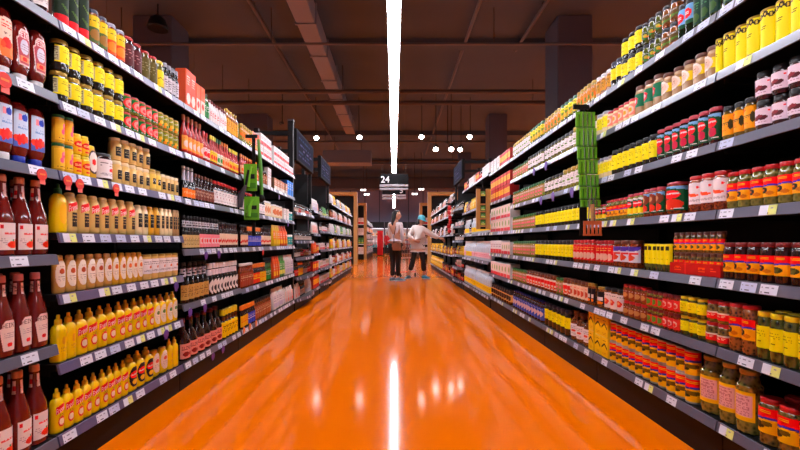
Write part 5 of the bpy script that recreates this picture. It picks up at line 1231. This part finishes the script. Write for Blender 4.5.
def shoe(ankle, toe_dir, mt):
    d = Vector((toe_dir[0], toe_dir[1], 0)).normalized(); r = Vector((d.y, -d.x, 0)); a = Vector((ankle[0], ankle[1], 0))
    g = G(); P = lambda u, v, z: tuple(a + d*u + r*v + Vector((0, 0, z)))
    secs = [(-.07, .03, .06), (-.04, .038, .085), (.02, .037, .09), (.07, .042, .066), (.12, .043, .05), (.165, .03, .036), (.18, .014, .026)]
    for z0f, z1f, m_ in ((.0, .3, 'sole_white'), (.3, 1, mt)):
        b = len(g.v); k = 10
        for u, w_, h_ in secs:
            for q in range(k):
                t = PI*q/(k-1); zz = (.018 if m_ == mt else 0) + (math.sin(t)**.6)*(h_-.018 if m_ == mt else .018)
                g.v.append(P(u, w_*math.cos(t)*(1.04 if m_ != mt else 1), zz))
        for j in range(len(secs)-1):
            for q in range(k):
                x0, x1 = b+j*k+q, b+j*k+(q+1) % k
                g.face((x0, x1, x1+k, x0+k), m_)
        g.face(tuple(b+q for q in range(k)), m_); g.face(tuple(b+(len(secs)-1)*k+q for q in range(k))[::-1], m_)
    return g

def person(loc, label, J, fwd, hfwd, mats, hands, shorts=False, shoes=True):
    """J: joints by name, metres, relative to loc"""
    root = thing('person', label, 'person', loc)
    V = {k: Vector(v) for k, v in J.items()}
    order = ['pelvis', 'waist', 'chest', 'neck', 'skull', 'shl', 'ell', 'wrl', 'shr', 'elr', 'wrr', 'hpl', 'knl', 'anl', 'hpr', 'knr', 'anr']
    ix = {k: i for i, k in enumerate(order)}
    ed = [('pelvis','waist'),('waist','chest'),('chest','neck'),('neck','skull'),('chest','shl'),('shl','ell'),('ell','wrl'),('chest','shr'),('shr','elr'),('elr','wrr'),('pelvis','hpl'),('hpl','knl'),('knl','anl'),('pelvis','hpr'),('hpr','knr'),('knr','anr')]
    rad = dict(pelvis=(.13,.1), waist=(.115,.088), chest=(.135,.1), neck=.048, skull=.052, shl=.056, ell=.04, wrl=.027, shr=.056, elr=.04, wrr=.027, hpl=.088, knl=.058, anl=.038, hpr=.088, knr=.058, anr=.038)
    body = skin_mesh('body', [V[k] for k in order], [(ix[a], ix[b_]) for a, b_ in ed], [rad[k] for k in order], 'skin')
    hd = head(V['skull'] + Vector((0, 0, .05)) + Vector(fwd).normalized()*.012, hfwd)
    hs = [hand(V['wrl'], *hands[0]), hand(V['wrr'], *hands[1])]
    feet = []
    link('body', join([body, hd] + hs, 'body'), root)
    # top: torso and sleeves
    o2 = ['pelvis', 'waist', 'chest', 'neck', 'shl', 'ell', 'cfl', 'shr', 'elr', 'cfr', 'hem']
    V['cfl'] = V['ell'].lerp(V['wrl'], mats.get('sleeve', .85)); V['cfr'] = V['elr'].lerp(V['wrr'], mats.get('sleeve', .85))
    V['hem'] = V['pelvis'] + Vector((0, 0, mats.get('hem', -.04)))
    base = V['chest'].lerp(V['neck'], .72); V2 = dict(V); V2['neck'] = base
    ix = {k: i for i, k in enumerate(o2)}
    ed = [('hem','pelvis'),('pelvis','waist'),('waist','chest'),('chest','neck'),('chest','shl'),('shl','ell'),('ell','cfl'),('chest','shr'),('shr','elr'),('elr','cfr')]
    rad = dict(pelvis=(.155,.125), waist=(.14,.112), chest=(.15,.117), neck=.062, shl=.07, ell=.054, cfl=.043, shr=.07, elr=.054, cfr=.043, hem=(.175,.15))
    fl = mats.get('loose', 1.0)
    link('shirt', skin_mesh('shirt', [V2[k] for k in o2], [(ix[a], ix[b_]) for a, b_ in ed], [tuple(x*fl for x in rad[k]) if isinstance(rad[k], tuple) else rad[k]*fl for k in o2], mats['top']), root)
    o3 = ['pelvis', 'hpl', 'knl', 'cul', 'hpr', 'knr', 'cur']
    cu = mats.get('cuff', .95); V['cul'] = V['knl'].lerp(V['anl'], cu); V['cur'] = V['knr'].lerp(V['anr'], cu)
    ix = {k: i for i, k in enumerate(o3)}
    ed = [('pelvis','hpl'),('hpl','knl'),('knl','cul'),('pelvis','hpr'),('hpr','knr'),('knr','cur')]
    rad = dict(pelvis=(.12,.095), hpl=.09, knl=.07, cul=mats.get('cufr', .055), hpr=.1, knr=.07, cur=mats.get('cufr', .055))
    link('trousers', skin_mesh('trousers', [V[k] for k in o3], [(ix[a], ix[b_]) for a, b_ in ed], [rad[k] for k in o3], 'trousers_black'), root)
    for k, td in (('anl', mats['toe'][0]), ('anr', mats['toe'][1])): obj('shoe', shoe(V[k], td, mats['shoe']), root)
    return root, V
# standing woman, seen from behind and slightly turned to the shelf on the right
y1 = 10.1
J1 = dict(pelvis=(0,0,.9), waist=(0,.0,1.08), chest=(0,.0,1.28), neck=(.01,.02,1.44), skull=(.015,.03,1.53), shl=(-.14,-.05,1.37), ell=(-.17,-.03,1.1), wrl=(-.1,.14,.95), shr=(.14,.06,1.37), elr=(.19,.05,1.1), wrr=(.16,.14,.88), hpl=(-.085,-.02,.84), knl=(-.08,-.01,.47), anl=(-.075,-.02,.08), hpr=(.085,.02,.84), knr=(.07,.03,.47), anr=(.06,.04,.08))
w1, V1 = person((.03, y1, 0), 'standing woman with long black hair, white top, black trousers', J1, (.35, .94, 0), (.75, .66, -.05), dict(top='shirt_white', shoe='shoe_grey', toe=((.1, 1, 0), (.5, .9, 0)), hem=.06, cufr=.055, loose=.88), (((.3, .8, -.5), (.8, -.2, 0)), ((0, .3, -1), (-1, 0, 0), .5, -1)))
def hair_long(root, c, fwd, length):
    f = Vector(fwd).normalized(); g = G()
    up = Vector((0, 0, 1)); r = f.cross(up)
    secs = [(.115, .02, .02, .01), (.1, .06, .075, -.01), (.05, .09, .105, -.02), (-.02, .093, .098, -.035), (-.1, .09, .085, -.055), (-.2, .092, .062, -.085), (-.32, .082, .05, -.095), (-length, .05, .03, -.1)]
    b = 0; k = 16
    for z, a, bb, back in secs:
        for q in range(k):
            t = 2*PI*q/k; x, y = a*math.cos(t), bb*math.sin(t)
            if y > 0 and z < .06: y *= .25
            g.v.append(tuple(Vector(c) + r*x + f*(y+back) + up*z))
    for j in range(len(secs)-1):
        for q in range(k):
            x0, x1 = j*k+q, j*k+(q+1) % k
            g.face((x0, x0+k, x1+k, x1), 'hair_black')
    g.face(tuple(range(k)), 'hair_black'); g.face(tuple((len(secs)-1)*k+q for q in range(k))[::-1], 'hair_black')
    obj('hair', g, root)
w1.rotation_euler[2] = -.8
hair_long(w1, V1['skull'] + Vector((.01, .01, .06)), (.75, .66, 0), .46)
# her bag hangs from the shoulder
o = thing('shoulder_bag', 'tan shoulder bag hanging at the standing woman\'s hip', 'bag', (.07, y1 - .27, .74), -.8, None, (.8, .8, .86))
obj('bag_body', G().box(-.16, .14, -.05, .05, 0, .2, 'bag_tan', None, .02), o); obj('flap', G().box(-.162, .142, -.054, -.0505, .09, .198, 'bag_tan', None, .001), o, False)
obj('strap', G().tube([(-.13, .0, .2), (-.16, .03, .4), (-.175, .13, .66), (-.12, .2, .69)], .011, 'black_steel', 8), o)
# woman in the cyan cap reaching into the right shelf
y2 = 10.7
J2 = dict(pelvis=(.0,0,.87), waist=(-.03,-.02,1.03), chest=(-.01,-.05,1.2), neck=(.03,-.07,1.35), skull=(.075,-.1,1.43), shl=(-.12,.05,1.29), ell=(-.24,-.1,1.08), wrl=(-.1,-.22,.98), shr=(.13,-.12,1.27), elr=(.34,-.1,1.12), wrr=(.56,-.06,1.03), hpl=(-.08,.02,.81), knl=(-.13,.0,.46), anl=(-.25,.02,.09), hpr=(.08,-.02,.81), knr=(.12,-.06,.45), anr=(.16,.02,.08))
w2, V2_ = person((.62, y2, 0), 'woman in a cyan cap and cream blouse reaching to the shelf', J2, (.8, -.5, 0), (.72, -.66, -.3), dict(top='shirt_cream', shoe='shoe_blue', toe=((-.5, -.8, 0), (.7, -.6, 0)), hem=-.1, cuff=.72, cufr=.075, loose=1.3, sleeve=.8), (((.7, -.5, -.3), (.3, .8, .1)), ((1, .1, -.2), (0, -.1, -1), .7, 1)))
def cap(root, c, fwd):
    f = Vector(fwd).normalized(); up = Vector((0, 0, 1)); up = (up-f*up.dot(f)).normalized(); r = f.cross(up); P = lambda a, b_, z: tuple(Vector(c)+r*a+f*b_+up*z)
    g = G(); k = 20; secs = [(.088, .106, .02), (.089, .107, .05), (.08, .096, .09), (.058, .07, .122), (.02, .024, .138)]
    for a, bb, z in secs:
        for q in range(k): g.v.append(P(a*math.cos(2*PI*q/k), bb*math.sin(2*PI*q/k), z))
    for j in range(len(secs)-1):
        for q in range(k):
            x0, x1 = j*k+q, j*k+(q+1) % k; g.face((x0, x1, x1+k, x0+k), 'cap_cyan')
    g.face(tuple((len(secs)-1)*k+q for q in range(k)), 'cap_cyan')
    cp = obj('cap', g, root)
    v = G()
    for zz in (0, .008):
        for q in range(9):
            t = PI*(.12 + .76*q/8); v.v.append(P(.088*math.cos(t), .1*math.sin(t), .026+zz))
        for q in range(9):
            t = PI*(.12 + .76*q/8); v.v.append(P(.082*math.cos(t), .1+.085*math.sin(t)-.03*abs(math.cos(t)), .01+zz))
    for s_ in (0, 18):
        for q in range(8): v.face((s_+q, s_+q+1, s_+9+q+1, s_+9+q), 'cap_cyan')
    for q in range(8): v.face((9+q, 9+q+1, 27+q+1, 27+q), 'cap_cyan')
    obj('visor', v, cp, False)
hc = V2_['skull'] + Vector((0, 0, .05)); hf = Vector((.72, -.66, -.3))
cap(w2, hc + Vector((0, 0, .01)), hf)
g = G().ball((0, 0, 0), (.084, .098, .11), 'hair_black', 16, 12)
ff = hf.normalized(); uu = Vector((0, 0, 1)); uu = (uu-ff*uu.dot(ff)).normalized(); rr = ff.cross(uu)
g.v = [tuple(hc + rr*x + ff*(min(y, .012)-.012) + uu*(z*1.0-.012)) for x, y, z in g.v]
g.ball(tuple(hc - ff*.1 - uu*.12), (.05, .045, .11), 'hair_black', 12, 8)
obj('hair', g, w2)
# person in red far away
y3 = 29.5
J3 = dict(pelvis=(0,0,.9), waist=(0,0,1.08), chest=(0,0,1.27), neck=(0,0,1.43), skull=(0,-.02,1.51), shl=(-.17,0,1.36), ell=(-.23,-.02,1.1), wrl=(-.22,-.16,.92), shr=(.17,0,1.36), elr=(.23,-.02,1.1), wrr=(.22,-.16,.92), hpl=(-.09,0,.84), knl=(-.1,-.01,.47), anl=(-.11,0,.08), hpr=(.09,0,.84), knr=(.1,-.01,.47), anr=(.11,0,.08))
w3, V3 = person((-.45, y3, 0), 'distant person in a red shirt beside the red stand', J3, (0, -1, 0), (0, -1, 0), dict(top='shirt_red', shoe='black_steel', toe=((-.2, -1, 0), (.2, -1, 0)), loose=1.2), (((0, -.5, -1), (1, 0, 0)), ((0, -.5, -1), (-1, 0, 0), .5, -1)))
g = G().ball((0, 0, 0), (.085, .098, .115), 'hair_black', 14, 10); g.v = [(x, max(y, -.02)-.01, z+1.585) for x, y, z in g.v]; obj('hair', g, w3)

# shopping trolley between the women
mat('trolley_red', (190, 70, 60), .4); mat('trolley_wire', (170, 140, 134), .3, .7)
o = thing('shopping_trolley', 'wire shopping trolley with reddish frame between the two women', 'trolley', (.3, 11.55, 0), .2)
g = G(); r = .005
def ring_(z, a, bb): return [(-a, -bb, z), (a, -bb, z), (a, bb, z), (-a, bb, z), (-a, -bb, z)]
levels = [(.5, .2, .34), (.62, .215, .36), (.74, .23, .38), (.88, .25, .4)]
for z, a, bb in levels: g.tube(ring_(z, a, bb), r if z < .88 else .01, 'trolley_red' if z > .8 else 'trolley_wire', 6)
for q in range(8):
    t = -1 + 2*q/7
    for e in (-1, 1):
        g.tube([(t*.2, e*.34, .5), (t*.25, e*.4, .88)], r, 'trolley_wire', 5); g.tube([(e*.2, t*.34, .5), (e*.25, t*.4, .88)], r, 'trolley_wire', 5)
    g.tube([(t*.2, -.34, .5), (t*.2, .34, .5)], r, 'trolley_wire', 5)
obj('basket', g, o)
g = G()
for e in (-1, 1): g.tube([(e*.2, .34, .5), (e*.22, .42, .7), (e*.24, .5, 1.0)], .012, 'trolley_red', 8).tube([(e*.2, .3, .5), (e*.23, .4, .14), (e*.2, -.38, .14)], .012, 'trolley_red', 8)
g.tube([(-.2, -.38, .14), (.2, -.38, .14)], .012, 'trolley_red', 8)
obj('frame', g, o); obj('handle', G().tube([(-.26, .5, 1.0), (.26, .5, 1.0)], .017, 'trolley_red', 10), o)
for e in (-1, 1):
    for yy in (-.36, .36):
        w_ = obj('wheel', G().tube([(e*.2-.012, yy, .055), (e*.2+.012, yy, .055)], .055, 'black_steel', 16), o)
        obj('fork', G().box(e*.2-.02, e*.2+.02, yy-.012, yy+.012, .112, .15, 'trolley_wire'), o, False)

# ------------------------------------------------------------------ camera, world, view
cam = bpy.data.cameras.new('camera'); co = bpy.data.objects.new('camera', cam); C.objects.link(co)
co.location = (0, 0, H); co.rotation_euler = (PI/2, 0, 0)
cam.sensor_width = 36; cam.lens = F/800*36; cam.shift_x = (400-VX)/800; cam.shift_y = (VY-225)/800
cam.clip_start = .05; cam.clip_end = 200
S.camera = co
w = bpy.data.worlds.new('world'); S.world = w; w.use_nodes = True
w.node_tree.nodes['Background'].inputs['Color'].default_value = (0, 0, 0, 1); w.node_tree.nodes['Background'].inputs['Strength'].default_value = 0
S.view_settings.view_transform = 'Standard'; S.view_settings.look = 'None'; S.view_settings.gamma = 1.0; S.view_settings.use_curve_mapping = False
S.view_settings.exposure = 0.0
S.cycles.max_bounces = 8; S.cycles.diffuse_bounces = 5; S.cycles.glossy_bounces = 4
S.cycles.sample_clamp_indirect = 6
